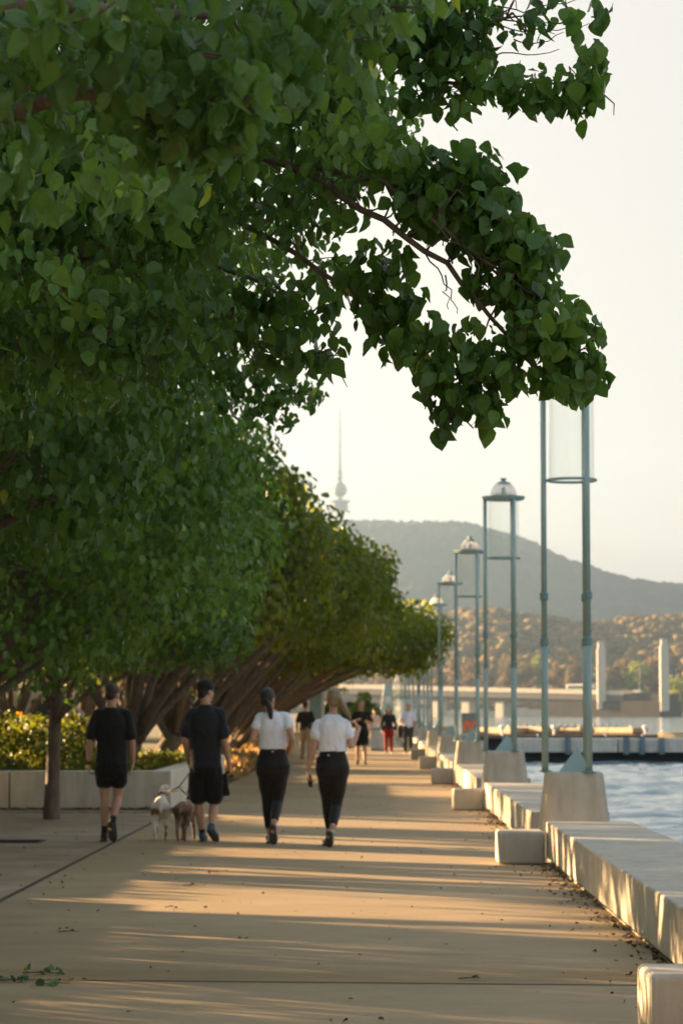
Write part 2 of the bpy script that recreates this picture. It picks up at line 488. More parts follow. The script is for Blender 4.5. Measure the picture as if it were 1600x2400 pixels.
RY, FY = 3400.0, 1850.0
def px_h(px, py, Y):
    return [P(a, b, Y) for a, b in zip(px, py)]
rp = px_h(RIDGE_PX, RIDGE_PY, RY); fp = px_h(FOOT_PX, FOOT_PY, FY)
rX = [p.x for p in rp]; rH = [p.z for p in rp]; fX = [p.x for p in fp]; fH = [p.z for p in fp]
def terrain(X, Y):
    hr = np.interp(X, rX, rH) * smooth(2050, RY, Y) * (1 - .65*smooth(RY+150, 4300, Y))
    hf = np.interp(X, fX, fH) * smooth(1235, FY, Y)**.8 * (1 - .9*smooth(FY+50, 2450, Y))
    gul = (vnoise(X/160, Y/240, 3)-.5)*26 + (vnoise(X/60, Y/90, 5)-.5)*10
    base = np.maximum(hr, hf) + .15*np.minimum(hr, hf)
    return base + gul*smooth(1500, 2200, Y)*(1-smooth(3150, 3380, Y)) - 1.4*(1-smooth(1232, 1250, Y))
xs = np.concatenate([np.arange(-2200, -260, 30), np.arange(-260, 640, 5.0), np.arange(640, 2300, 30)])
ys = np.concatenate([np.arange(1231, 2000, 9), np.arange(2000, 3000, 16), np.arange(3000, 3480, 7), np.arange(3480, 4350, 60)])
XX, YY = np.meshgrid(xs, ys)
ZZ = terrain(XX, YY)
bushy = smooth(1900, 2100, YY)
ZZ = ZZ + bushy*((RNG.random(XX.shape)**2)*5.5 + vnoise(XX/9, YY/9, 9)*4 - 3)
nx, ny = len(xs), len(ys)
idx = np.arange(nx*ny).reshape(ny, nx)
q = np.stack([idx[:-1,:-1], idx[:-1,1:], idx[1:,1:], idx[1:,:-1]], -1).reshape(-1, 4)
hill = link('hills', np_mesh('hills', np.stack([XX, YY, ZZ], -1).reshape(-1, 3), [q]), M['hill'])
tag(hill, kind='structure')

# woodland on the foothills: one mass of crowns
bm = bmesh.new(); bmesh.ops.create_icosphere(bm, subdivisions=2, radius=1)
ico_v = np.array([v.co[:] for v in bm.verts]); ico_f = np.array([[v.index for v in f.verts] for f in bm.faces]); bm.free()
def blobs(cs, rs, seed, flat=.8, rough=.46):
    r = np.random.default_rng(seed); n = len(cs); k = len(ico_v)
    d = 1 + rough*(r.random((n, k))-.5)*2
    v = ico_v[None]*d[..., None]*rs[:, None, None]
    v[..., 2] *= flat
    v = v + cs[:, None, :]
    f = (ico_f[None] + (np.arange(n)*k)[:, None, None]).reshape(-1, 3)
    tint = np.clip(np.repeat(r.random(n)[:, None], k, 1)*.75 + r.random((n, k))*.25, 0, .96)
    return v.reshape(-1, 3), f, tint.ravel()
nW = 17000
wy = 1245 + (RNG.random(nW)**1.25)*760
wx = -80 + RNG.random(nW)*(440)*(wy/1900) * 1.3
dens = vnoise(wx/34, wy/60, 21)
keep = (dens + RNG.random(nW)*.5) > .52
wx, wy = wx[keep], wy[keep]
wr = .9 + RNG.random(len(wx))**2*3.6
wz = terrain(wx, wy) + wr*.55
v, f, t = blobs(np.stack([wx, wy, wz], -1), wr, 5)
wood = link('woodland', np_mesh('woodland', v, [f], t, smooth=True), M['wood_far'])
tag(wood, 'far wooded foothills of orange lit gum trees across the lake', 'woodland', kind='stuff')

# shore trees one can tell apart, behind and beside the bridge
def shore_tree(px, py_top, Y, w_px, label, mat, seed, group='trees on the far shore'):
    top = P(px, py_top, Y); rr = np.random.default_rng(seed)
    h = top.z - (-.5); r = w_px/6000*Y/2
    root = empty('shore_tree', (top.x, Y, -.5), label, 'tree', group)
    tb = MB(); tb.tube([(0,0,0), (.1*r,0,h*.3), (0,.1*r,h*.6)], [r*.12, r*.09, r*.04], 7); tb.build('trunk', M['bark'], root)
    n = 26
    d = rr.normal(size=(n, 3)); d /= np.linalg.norm(d, axis=1)[:, None]
    c = d*(rr.random((n, 1))**.4)*np.array([r*.72, r*.72, h*.30]) + np.array([0, 0, h*.64])
    nl = 2600
    ci = rr.integers(0, n, nl); dd = rr.normal(size=(nl, 3)); dd /= np.linalg.norm(dd, axis=1)[:, None]
    pos = c[ci] + dd*(r*.30)*(.6+.4*rr.random((nl, 1)))
    v, fs, t = leaf_arrays(pos, dd + np.array([0,0,-.8]), dd, np.full(nl, r*.13), rr, 1, cl=rr.random(n)[ci])
    link('crown', np_mesh('crown', v, fs, t), mat, root)
    return root

# leaves ------------------------------------------------------------
def nrm(a): return a / np.maximum(np.linalg.norm(a, axis=-1, keepdims=True), 1e-9)
def leaf_arrays(pos, tip, nor, size, rr, lod, cl=None):
    """lod 0: curled folded leaf of 8 faces, 1: folded leaf of 4 faces, 2: a folded pair"""
    n = len(pos)
    t = nrm(tip); nn = nor - t*np.sum(nor*t, -1, keepdims=True); nn = nrm(nn); s = np.cross(t, nn)
    if lod == 0:
        us = [.03, .16, .34, .56, .78, .92]; ws = [.10, .34, .44, .40, .24, .09]
        u = np.array([0, .16, .34, .56, .78, 1.0] + us + us); w = np.array([0]*6 + ws + [-q for q in ws])
        L0, R0 = 6, 12
        f3 = [[0,1,L0],[0,R0,1],[5,L0+5,4],[5,4,R0+5]]; f4 = []
        f3 += [[1,L0+1,L0],[1,R0,R0+1]]
        for i in range(1, 4):
            f4 += [[i,i+1,L0+i+1,L0+i],[i,R0+i,R0+i+1,i+1]]
        f3 += [[4,L0+5,L0+4],[4,R0+4,R0+5]]
        faces = [np.array(f3), np.array(f4)]
    elif lod == 1:
        u = np.array([0, .5, 1.0, .3, .72, .3, .72]); w = np.array([0, 0, 0, .42, .34, -.42, -.34])
        faces = [np.array([[0,1,3],[0,5,1],[1,2,4],[1,6,2],[1,4,3],[1,5,6]])]
    else:
        u = np.array([0, .42, 1.0, .42]); w = np.array([0, .45, 0, -.45])
        faces = [np.array([[0,2,1],[0,3,2]])]
    k = len(u)
    fold = np.abs(rr.normal(.30, .42, (n, 1))); fold = np.minimum(fold, 1.25); curl = rr.uniform(-.2, .8, (n, 1)); wav = rr.normal(0, .045, (n, k))
    wid = rr.uniform(.66, 1.06, (n, 1))*(1+rr.normal(0, .05, (n, k))); twist = rr.normal(0, .35, (n, 1))
    h = np.sin(fold)*np.abs(w)[None] + twist*w[None]*u[None] - curl*(u[None]**2)*.8 + wav*(np.abs(w)[None] > 0)
    wid = wid*np.cos(fold)
    uu = u[None]*(1 - .16*np.abs(curl))
    sz = size[:, None]
    v = pos[:, None, :] + t[:, None, :]*(uu*sz)[..., None] + s[:, None, :]*(w[None]*wid*sz)[..., None] + nn[:, None, :]*(h*sz)[..., None]
    fs = [(f[None] + (np.arange(n)*k)[:, None, None]).reshape(-1, f.shape[1]) for f in faces]
    tint = rr.random(n)*.6 + .1
    if cl is not None: tint = tint*.38 + cl*.62
    tint = np.clip(tint, 0, .95)
    yel = rr.random(n) < .004
    tint[yel] = 1.0
    return v.reshape(-1, 3), fs, np.repeat(tint, k)

class Leaves:
    def __init__(s): s.v = []; s.f3 = []; s.f4 = []; s.t = []; s.n = 0
    def add(s, v, fs, t):
        for f in fs: (s.f3 if f.shape[1] == 3 else s.f4).append(f + s.n)
        s.v.append(v); s.t.append(t); s.n += len(v)
    def build(s, name, mat, parent, loc=(0,0,0)):
        fs = []
        if s.f3: fs.append(np.concatenate(s.f3))
        if s.f4: fs.append(np.concatenate(s.f4))
        me = np_mesh(name, np.concatenate(s.v) - np.array(loc)[None], fs, np.concatenate(s.t))
        return link(name, me, mat, parent)

def clump_leaves(L, cs, rs, per, size, rr, lod, out=None, inner=.3, squash=.8, hang=1.0):
    """leaves hanging over the outside of each clump like shingles"""
    cs = np.asarray(cs, float); rs = np.asarray(rs, float); n = len(cs)
    per = np.full(n, per) if np.isscalar(per) else np.asarray(per)
    ci = np.repeat(np.arange(n), per); m = len(ci)
    d = nrm(rr.normal(size=(m, 3)))
    rad = np.where(rr.random(m) < inner, rr.random(m)**.5, rr.uniform(.75, 1.08, m))
    pos = cs[ci] + d*(rad*rs[ci])[:, None]*np.array([1, 1, squash])
    nor = d*np.array([1, 1, .45]) + rr.normal(0, .38, (m, 3)) + np.array([0, 0, .12])
    if out is not None: nor = nor + .45*nrm(cs[ci]-np.asarray(out))
    tip = np.array([0, 0, -1.0])*hang + .45*d + rr.normal(0, .38, (m, 3))
    sz = size*rr.uniform(.68, 1.18, m)
    v, fs, t = leaf_arrays(pos, tip, nor, sz, rr, lod, cl=rr.random(n)[ci])
    L.add(v, fs, t)
# ------------------------------------------------------------------ tower, bridge, jetties
def tower():
    Y = 3420.0
    k = Y/6000
    base = P(796, 1245, Y)
    root = empty('telecom_tower', base, 'pale slender telecommunications tower with round pods on the hilltop, faint in haze', 'tower')
    def z(py): return P(796, py, Y).z - base.z
    mb = MB()
    mb.lathe([(6.5*.5*2.2, -8), (7.0*.55, z(1222)), (5.0*.5*1.2, z(1200)), (3.0, z(1200)), (2.7, z(1161)), (2.7, z(1133))], 20)
    mb.build('shaft', M['tower'], root, smooth=True)
    mb = MB()
    mb.lathe([(4, z(1206)), (8.5, z(1198)), (10.5, z(1193)), (11.0, z(1184)), (10.2, z(1182)), (10.2, z(1179)), (14.2, z(1177)), (14.4, z(1174)), (9, z(1172.5)), (3, z(1170))], 28)
    mb.build('lower_pod', M['tower'], root)
    mb = MB()
    mb.lathe([(3, z(1166)), (7, z(1160)), (9.3, z(1155)), (9.6, z(1143)), (8.2, z(1142)), (7.4, z(1136)), (4.2, z(1132)), (2.4, z(1128))], 28)
    mb.build('upper_pod', M['tower'], root)
    mb = MB()
    mb.lathe([(2.5, z(1130)), (2.2, z(1106)), (1.7, z(1080)), (1.35, z(1040)), (1.1, z(1000)), (.7, z(958)), (0, z(950))], 14)
    mb.build('mast', M['tower'], root, smooth=True)
    for py in (1109, 1120):
        mb = MB(); mb.lathe([(4.6, z(py)), (5.0, z(py)+.5), (4.6, z(py)+1.2)], 18); mb.build('antenna_ring', M['tower'], root)
    # six dish arms under the lower pod
    for i in range(6):
        a = i*math.pi/3 + .3
        mb = MB(); mb.ell((13.2*math.cos(a), 13.2*math.sin(a), z(1199)), (1.6, 1.6, 2.2), 12, 8); mb.tube([(9*math.cos(a), 9*math.sin(a), z(1195)), (13.2*math.cos(a), 13.2*math.sin(a), z(1197))], .4, 6)
        mb.build('dish', M['tower'], root, smooth=True)
tower()

def bridge():
    # oblique to the path: right end nearer
    A = P(700, 1601, 1185); A.z = 0
    B = P(1478, 1616, 1070); B.z = 0
    d = (B-A); Lb = d.length; ang = math.atan2(d.y, d.x)
    zt0 = P(700, 1601, 1185).z; zt1 = P(1478, 1619, 1070).z
    root = empty('road_bridge', A, 'long low concrete road bridge over the lake', 'bridge', rz=ang)
    def beam(name, mat, y0, y1, dz0, dz1, x0=-60, x1=None, seg=24):
        x1 = x1 if x1 is not None else Lb
        mb = MB(); vs = []; fs = []
        for i in range(seg+1):
            x = x0+(x1-x0)*i/seg; zt = zt0+(zt1-zt0)*x/Lb
            vs += [(x,y0,zt+dz0),(x,y1,zt+dz0),(x,y1,zt+dz1),(x,y0,zt+dz1)]
        for i in range(seg):
            b = 4*i
            for k in range(4): fs.append((b+k, b+(k+1)%4, b+4+(k+1)%4, b+4+k))
        fs += [(3,2,1,0), tuple(4*seg+k for k in range(4))]
        mb.add(vs, fs); return mb.build(name, mat, root)
    beam('parapet', M['bridge_rail'], -.4, 0, -1.9, 0)
    beam('deck', M['bridge'], .002, 11, -4.3, -1.0)
    beam('girder', M['bridge_girder'], 1.4, 9.6, -6.0, -4.302)
    for px in (1083, 1164, 1010, 930, 850):
        # pier where its line of sight crosses the bridge
        t = None
        for x in np.linspace(-100, Lb, 900):
            w = A + Vector((math.cos(ang), math.sin(ang), 0))*x
            q = P(px, 1650, w.y)
            if abs(q.x-w.x) < .25: t = x; break
        if t is None: continue
        mb = MB(); zt = zt0+(zt1-zt0)*t/Lb
        w_ = 2.1
        mb.box(t-w_, t+w_, 2.2, 8.8, WATER_Z-1-A.z, zt-6.01)
        mb.build('pier', M['bridge_rail'], root, bevel=.3)
    # abutment on the right bank
    mb = MB()
    mb.box(Lb-42, Lb+16, -3, 13.5, WATER_Z-1, zt1-4.4)
    mb.build('abutment', M['stone_dark'], root, bevel=.3)
    mb = MB(); mb.box(Lb-3, Lb+15.8, -1.5, 12, zt1-4.402, zt1-1.2); mb.build('approach_wall', M['stone_dark'], root, bevel=.2)
    return A, ang, Lb, zt0, zt1
bA, bang, bL, bz0, bz1 = bridge()
def on_bridge(px, off):
    for x in np.linspace(-100, bL+60, 1600):
        w = bA + Vector((math.cos(bang), math.sin(bang), 0))*x + Vector((-math.sin(bang), math.cos(bang), 0))*off
        q = P(px, 1650, w.y)
        if abs(q.x-w.x) < .4: return w, bz0+(bz1-bz0)*x/bL
    return None
def vehicle_frame(name, px, off, label, cat, group=None):
    w, zt = on_bridge(px, off)
    return empty(name, (w.x, w.y, zt-1.0+.012), label, cat, group, rz=bang)
# bus
r = vehicle_frame('bus', 1362, 4.5, 'white and green single deck bus crossing the bridge', 'bus')
mb = MB(); mb.box(-6.6, 6.6, -1.25, 1.25, 1.45, 3.25); mb.build('body', M['white'], r, bevel=.22)
mb = MB(); mb.box(-6.5, 6.5, -1.22, 1.22, .42, 1.452); mb.build('skirt', M['green_paint'], r, bevel=.1)
mb = MB(); mb.box(-5.9, 6.2, -1.27, -1.2, 1.7, 2.65); mb.box(-5.9, 6.2, 1.2, 1.27, 1.7, 2.65); mb.box(-6.63, -6.58, -1.05, 1.05, 1.6, 2.8); mb.build('window', M['window'], r)
for x in (-4.2, 3.6):
    for s in (-1, 1):
        mb = MB(); mb.tube([(x, s*1.0, .5), (x, s*1.28, .5)], .5, 14); mb.build('wheel', M['tyre'], r)
def small_car(px, off, mat, label):
    r = vehicle_frame('car', px, off, label, 'car', 'cars crossing the bridge')
    mb = MB()
    prof = [(-2.1,.35),(-2.15,.75),(-1.2,.92),(-.55,1.42),(.75,1.46),(1.5,.98),(2.1,.85),(2.15,.35)]
    n = len(prof)
    mb.add([(x,-.85,z) for x,z in prof]+[(x,.85,z) for x,z in prof], [tuple(range(n)), tuple(range(2*n-1,n-1,-1))]+[(i,(i+1)%n,n+(i+1)%n,n+i) for i in range(n)])
    mb.build('body', mat, r, bevel=.08)
    mb = MB(); mb.box(-.9,.9,-.87,-.84,.98,1.34); mb.box(-.9,.9,.84,.87,.98,1.34); mb.build('window', M['window'], r)
    for x in (-1.35, 1.35):
        mb = MB(); mb.tube([(x,-.88,.33),(x,.88,.33)], .33, 12); mb.build('wheel', M['tyre'], r)
small_car(1494, 4.0, M['white'], 'white car near the right end of the bridge between the two pylons')
small_car(928, 4.0, M['white'], 'white car on the bridge at its left end beside the tree')
# pylons
for px, py0, label in ((1410, 1504, 'square white pylon on the bridge beside the bus'), (1557, 1498, 'square white pylon at the right end of the bridge')):
    w, zt = on_bridge(px, -1.0)
    root = empty('bridge_pylon', (w.x, w.y-1.2, zt-8), label, 'pylon', 'pylons of the bridge')
    h = P(px, py0, w.y).z - (zt-8)
    mb = MB(); mb.box(-1.75, 1.75, -1.5, 1.5, 0, h-2.8); mb.build('shaft', M['pylon'], root, bevel=.12)
    mb = MB(); mb.box(-1.35, 1.35, -1.2, 1.2, h-2.798, h); mb.build('cap', M['pylon'], root, bevel=.1)
# street lamp on the far end of the bridge
w, zt = on_bridge(1500, 11.5)
root = empty('street_lamp', (w.x, w.y, zt-1), 'thin street lamp with a single arm between the bridge pylons', 'street lamp')
mb = MB(); mb.tube([(0,0,0),(0,0,10.5),(-1.0,0,11.4),(-2.4,0,11.5)], [.11,.08,.06,.06], 8); mb.build('pole', M['jetty'], root)
mb = MB(); mb.ell((-2.7,0,11.45), (.75,.25,.18), 10, 6); mb.build('lamp_head', M['bridge'], root)

# low shore wall with reflections under the bridge
mb = MB(); 
for i in range(40):
    x0 = -30+i*6.2
    mb.box(x0, x0+6.1, 1229, 1231.6, WATER_Z-1, WATER_Z+3.0+.6*math.sin(i*1.7)+.5*random.random())
tag(mb.build('shore_wall', M['bridge_rail']), 'pale low stone wall along the far shore under the bridge', 'wall')

SH = ['olive','rust brown','yellow green','dull green','bronze']
spots = [(905,1535,1290,70),(948,1556,1260,50),(985,1535,1300,66),(1022,1548,1290,60),(1065,1528,1320,64),(1104,1540,1300,58),(1140,1552,1270,52),(1185,1524,1330,62),(1228,1545,1290,58),(1262,1530,1320,60),(1300,1540,1300,56),(1345,1522,1330,60),(1440,1540,1300,58),(1462,1530,1330,54),(1492,1536,1300,70),(1525,1526,1330,62),(1535,1560,1290,52)]
M['yellow_leaf'] = leaf_mat('yellow_leaf', (.08,.12,.02), (.16,.22,.03), (.28,.30,.05), trans=.3, rough=.6)
M['bronze_leaf'] = leaf_mat('bronze_leaf', (.08,.075,.03), (.17,.135,.055), (.27,.195,.08), trans=.2, rough=.8)
where = ['behind the far left end of the bridge','just right of the leftmost bridge tree','over the bridge left of the third lamp','behind the third lamp poles','between the third and second lamp','left of the second lamp poles','between the poles of the second lamp','right of the second lamp','over the middle of the bridge','left of the nearest lamp','just left of the bus','behind the bus roof','just right of the pylon beside the bus','second right of the pylon beside the bus','behind the thin street lamp','left of the right end pylon','low beside the right end pylon']
for i, (px, py, Y, w) in enumerate(spots):
    yel = i in (9, 14)
    shore_tree(px, py, Y, w, ('yellow green' if yel else 'bronze') + ' rounded tree on the far shore, ' + where[i], M['yellow_leaf'] if yel else M['bronze_leaf'], 100+i)
shore_tree(1592, 1592, 1180, 90, 'bright yellow green tree at the right edge beyond the bridge end', M['yellow_leaf'], 140)
shore_tree(1640, 1585, 1190, 90, 'second bright yellow green tree past the bridge end', M['yellow_leaf'], 141)

# jetties
def jetty(name, x0, x1, Y, depth, deck_z, fascia, label, mat, piles, cat='jetty', ph=.04):
    root = empty(name, (x0, Y, WATER_Z), label, cat)
    dz = deck_z-WATER_Z
    mb = MB(); n = max(1, int((x1-x0)/4.5)); w = (x1-x0)/n
    for i in range(n): mb.box(i*w+.03, (i+1)*w-.03, 0, depth, dz-fascia, dz)
    mb.build('deck', mat, root, bevel=.02)
    mb = MB(); mb.box(.2, x1-x0-.2, .5, depth-.3, -.4, dz-fascia+.02); mb.build('float', M['dark'], root)  # dark box stands in for the shade and reflection beneath the deck
    for x in piles:
        mb = MB(); mb.tube([(x-x0, -.16, dz-fascia-.1), (x-x0, -.16, dz+ph)], .15, 10); mb.build('pile', M['pile'], root)
    return root
def jx(px, Y): return P(px, 1700, Y).x
Y1 = 128.0
jetty('jetty', jx(1195,Y1), jx(1700,Y1), Y1, 2.6, P(1300,1731,Y1).z, .68, 'pale concrete jetty over a gap coloured dark as shade, nearest in the water', M['jetty'], [jx(p,Y1) for p in (1329,1466,1502,1548,1640)])
Y2 = 172.0
jetty('jetty', jx(1000,Y2), jx(1560,Y2), Y2, 2.4, P(1300,1722,Y2).z, .26, 'brown timber jetty behind the pale concrete jetty', M['timber'], [jx(p,Y2) for p in (1180,1262,1420,1506)])
Y3 = 380.0
jetty('jetty', jx(1190,Y3), jx(1455,Y3), Y3, 3, P(1300,1701,Y3).z, .30, 'farthest low grey jetty lined with short posts', M['jetty'], [jx(p,Y3) for p in range(1200,1456,16)], ph=.35)
def moored(name, px0, px1, pyt, pyb, Y, label, cat, mat, roof):
    root = empty(name, P((px0+px1)/2, pyb, Y), label, cat, rz=R(-52))
    w = (px1-px0)/6000*Y*1.62; h = (pyb-pyt)/6000*Y
    mb = MB(); n = max(2, int(w/2.2))
    for i in range(n): mb.box(-w/2+i*w/n+.015, -w/2+(i+1)*w/n-.015, -.7, .7, h*.30, h)
    mb.build('deck', mat, root, bevel=.02)
    mb = MB(); mb.box(-w/2+.1, w/2-.1, -.6, .6, -.35, h*.31); mb.build('float', M['timber'], root)
    for x in (-w*.42, w*.42):
        mb = MB(); mb.tube([(x, -.55, h), (x, -.55, h+.16)], .06, 8); mb.build('cleat', M['steel'], root)
Y2b = 177.0
for (a, b_, t, bt, lab) in ((1218,1292,1703,1722,'long cream timber pontoon tied behind the brown jetty, left of the nearest lamp'), (1304,1372,1706,1722,'cream low timber pontoon tied behind the brown jetty between the nearest lamp poles'), (1388,1492,1705,1722,'longest cream timber pontoon behind the brown jetty right of the nearest lamp')):
    moored('pontoon', a, b_, t, bt, Y2b, lab, 'pontoon', M['timber_pale'], M['timber_pale'])
moored('pontoon', 1566, 1640, 1716, 1735, 150, 'cream timber pontoon at the right edge above the pale jetty', 'pontoon', M['timber_pale'], M['timber_pale'])
moored('pontoon', 1010, 1045, 1702, 1722, 180, 'cream timber pontoon low behind the third lamp', 'pontoon', M['timber_pale'], M['timber_pale'])
moored('pontoon', 1118, 1210, 1705, 1724, 178, 'cream timber pontoon behind the second lamp poles', 'pontoon', M['timber_pale'], M['timber_pale'])
for px, lab in ((1511,'small white mooring light standing on the brown jetty'), (1298,'short white post on the brown jetty beside the nearest lamp pole'), (1176,'short white post on the brown jetty beside the second lamp')):
    q = P(px, 1722, 173); root = empty('mooring_post', q, lab, 'post')
    mb = MB(); mb.tube([(0,0,0),(0,0,.42)], .09, 10); mb.build('post', M['white'], root)
    mb = MB(); mb.ell((0,0,.5), (.2,.2,.16), 10, 8); mb.build('cap', M['white'], root, smooth=True)

# ------------------------------------------------------------------ promenade furniture
S = 14.2
SLAB_END = 26.5
LAMP_X, LAMP_Y = 2.18, 27.7
def rrect(w, d, r, n=6):
    out = []
    for cx, cy, a0 in ((w-r,d-r,0),(-w+r,d-r,90),(-w+r,-d+r,180),(w-r,-d+r,270)):
        for k in range(n+1):
            a = R(a0+90*k/n); out.append((cx+r*math.cos(a), cy+r*math.sin(a)))
    return out
def loft_rr(mb, secs):
    m = len(rrect(1,1,.1)); vs = []; fs = []
    for (w, d, r, z) in secs: vs += [(x,y,z) for x,y in rrect(w,d,r)]
    for i in range(len(secs)-1):
        for k in range(m): fs.append((i*m+k, i*m+(k+1)%m, (i+1)*m+(k+1)%m, (i+1)*m+k))
    fs.append(tuple(range(m-1,-1,-1))); fs.append(tuple((len(secs)-1)*m+k for k in range(m)))
    mb.add(vs, fs)

def make_lamp():
    root = empty('lamp_post', (LAMP_X, LAMP_Y, 0), 'x', 'lamp post', 'lamp posts along the lake edge')
    mb = MB(); loft_rr(mb, [(.405,.405,.10,.013),(.352,.352,.10,.45),(.300,.300,.09,.885),(.292,.292,.085,.905),(.278,.278,.08,.912)])
    mb.build('plinth', M['plinth'], root, smooth=False)
    r = .305
    for a in (178, -62, 58):
        x, y = r*math.cos(R(a)), r*math.sin(R(a))
        mb = MB(); mb.tube([(x,y,.9),(x,y,2.31)], .037, 14); mb.tube([(x,y,2.31),(x,y,5.03)], .031, 14)
        p = mb.build('pole', M['teal'], root, smooth=True)
        for z in (2.31, 2.80):
            mb = MB(); mb.lathe([(.036,-.045),(.046,-.035),(.046,.035),(.036,.045)], 16, (x,y,z)); mb.build('collar', M['teal_dark'], p)
        mb = MB(); mb.lathe([(.07,.912),(.07,.925),(.045,.93)], 14, (x,y,0)); mb.build('foot_plate', M['teal_dark'], p)
    # steel pyramid standing between the poles
    mb = MB(); a0 = [(-.17,-.14,.913),(.16,-.17,.913),(.19,.16,.913),(-.14,.18,.913),(.045,0,1.185)]
    mb.add(a0, [(0,1,4),(1,2,4),(2,3,4),(3,0,4),(3,2,1,0)]); mb.build('pyramid', M['teal'], root)
    # ring that carries the glass
    mb = MB(); pts = [( .262*math.cos(2*math.pi*i/40), .262*math.sin(2*math.pi*i/40), 4.06) for i in range(41)]
    mb.tube(pts, .016, 8, cap=False)
    for a in (178, -62, 58): mb.tube([(.262*math.cos(R(a)),.262*math.sin(R(a)),4.06),(.31*math.cos(R(a)),.31*math.sin(R(a)),4.06)], .014, 6)
    mb.build('glass_ring', M['teal'], root, smooth=True)
    mb = MB(); seg = 32; vs = []; fs = []
    for z in (4.075, 5.0):
        for i in range(seg): vs.append((.245*math.cos(2*math.pi*i/seg), .245*math.sin(2*math.pi*i/seg), z))
    for i in range(seg): fs.append((i,(i+1)%seg,seg+(i+1)%seg,seg+i))
    mb.add(vs, fs); mb.build('glass_tube', M['glass'], root, smooth=True)
    mb = MB(); mb.lathe([(.235,5.0),(.33,5.012),(.352,5.05),(.356,5.066),(.30,5.073),(.22,5.078)], 36); mb.build('brim', M['teal'], root, smooth=False)
    mb = MB(); mb.lathe([(.218,5.08),(.217,5.11),(.205,5.16),(.180,5.215),(.145,5.26),(.10,5.292)], 32)
    mb.f = [f for f in mb.f if len(f) == 4]
    mb.build('dome', M['dome'], root, smooth=True)
    mb = MB(); mb.lathe([(.125,5.275),(.115,5.295),(.06,5.318),(.035,5.322),(.035,5.345),(.055,5.352),(.055,5.37),(0,5.372)], 24); mb.build('dome_cap', M['teal_dark'], root, smooth=False)
    mb = MB(); mb.lathe([(.20,5.082),(.205,5.10),(.12,5.11),(.045,5.115),(.04,5.20),(.0,5.235)], 24); mb.build('lamp_socket', M['steel'], root, smooth=True)
    return root
lamp = make_lamp()
ORD = ['nearest','second','third','fourth','fifth','sixth','seventh','eighth','ninth','tenth','eleventh','twelfth','thirteenth','fourteenth']
for i in range(13):
    o = lamp if i == 0 else copy_tree(lamp)
    o.location = (LAMP_X, LAMP_Y+S*i, 0)
    o.rotation_euler = (0, 0, R([0, 1.5, -2, 2.5, -1, 3, 0, -2, 1, 2, -3, 0, 1][i]))
    o['label'] = 'nearest teal lamp post, its dome hidden by leaves' if i == 0 else ORD[i] + ' teal lamp post along the lake edge, counted from the nearest one'

def make_slab():
    root = empty('concrete_bench', (1.80, SLAB_END, 0), 'x', 'concrete seat', 'concrete slab seats along the lake')
    L = 11.6
    mb = MB(); mb.box(0, .89, -L, 0, .065, .43); mb.build('slab', M['slab'], root, bevel=.014)
    for y in (-L+1.2, -L*.5, -1.2):
        mb = MB(); mb.box(.16, .74, y-.4, y+.4, .0125, .066); mb.build('foot', M['joint'], root)
    return root
slab = make_slab()
for i in range(-1, 11):
    o = slab if i == -1 else copy_tree(slab)
    o.location = (1.80, SLAB_END+S*i, 0)
    k = i+1
    o['label'] = ('low concrete slab seat at the camera, past the corner block' if i == -1 else 'long concrete slab seat in front of the nearest lamp post' if i == 0 else 'concrete slab seat between the %s and the %s lamp post' % (ORD[i-1], ORD[i]))
def make_block():
    mb = MB(); mb.box(-.24, .24, 0, .55, .004, .34)
    o = mb.build('concrete_block', M['plinth'], bevel=.03, seg=3)
    tag(o, 'x', 'concrete block', 'concrete blocks beside the seats'); return o
blk = make_block()
for i in range(-1, 10):
    o = blk if i == -1 else copy_tree(blk)
    o.location = (1.535, 26.3+S*i-.0, 0)
    o['label'] = 'rounded concrete block cut by the bottom right corner of the photo' if i == -1 else 'small concrete block at the seat end beside the %s lamp post' % ORD[i]

# sign between the poles of the third lamp
root = empty('sign_board', (2.24, 57.6, .012), 'grey upright sign board with orange emblem behind the third lamp base', 'sign')
mb = MB(); mb.box(-.2, .2, -.03, .03, 0, .60+.9); mb.build('panel', M['sign'], root, bevel=.01)
def arch(mb, cx, z0, w, h, y):
    n = 10; o_ = []; i_ = []
    for k in range(n+1):
        a = math.pi - math.pi*k/n
        o_.append((cx+w*math.cos(a), y, z0+h*.45+h*.55*math.sin(a))); i_.append((cx+w*.40*math.cos(a), y, z0+h*.45+h*.20*math.sin(a)))
    pts_o = [(cx-w,y,z0)]+o_+[(cx+w,y,z0)]; pts_i = [(cx-w*.40,y,z0)]+i_+[(cx+w*.40,y,z0)]
    m = len(pts_o)
    mb.add(pts_o+pts_i, [(k,k+1,m+k+1,m+k) for k in range(m-1)])
mb = MB(); arch(mb, -.085, 1.10, .075, .24, -.034); arch(mb, .085, 1.10, .075, .24, -.034); mb.build('emblem', M['orange'], root)
mb = MB(); 
for k in range(7): mb.box(-.155+k*.045, -.125+k*.045, -.0345, -.0335, .99, 1.045)
mb.build('lettering', M['pale_print'], root)
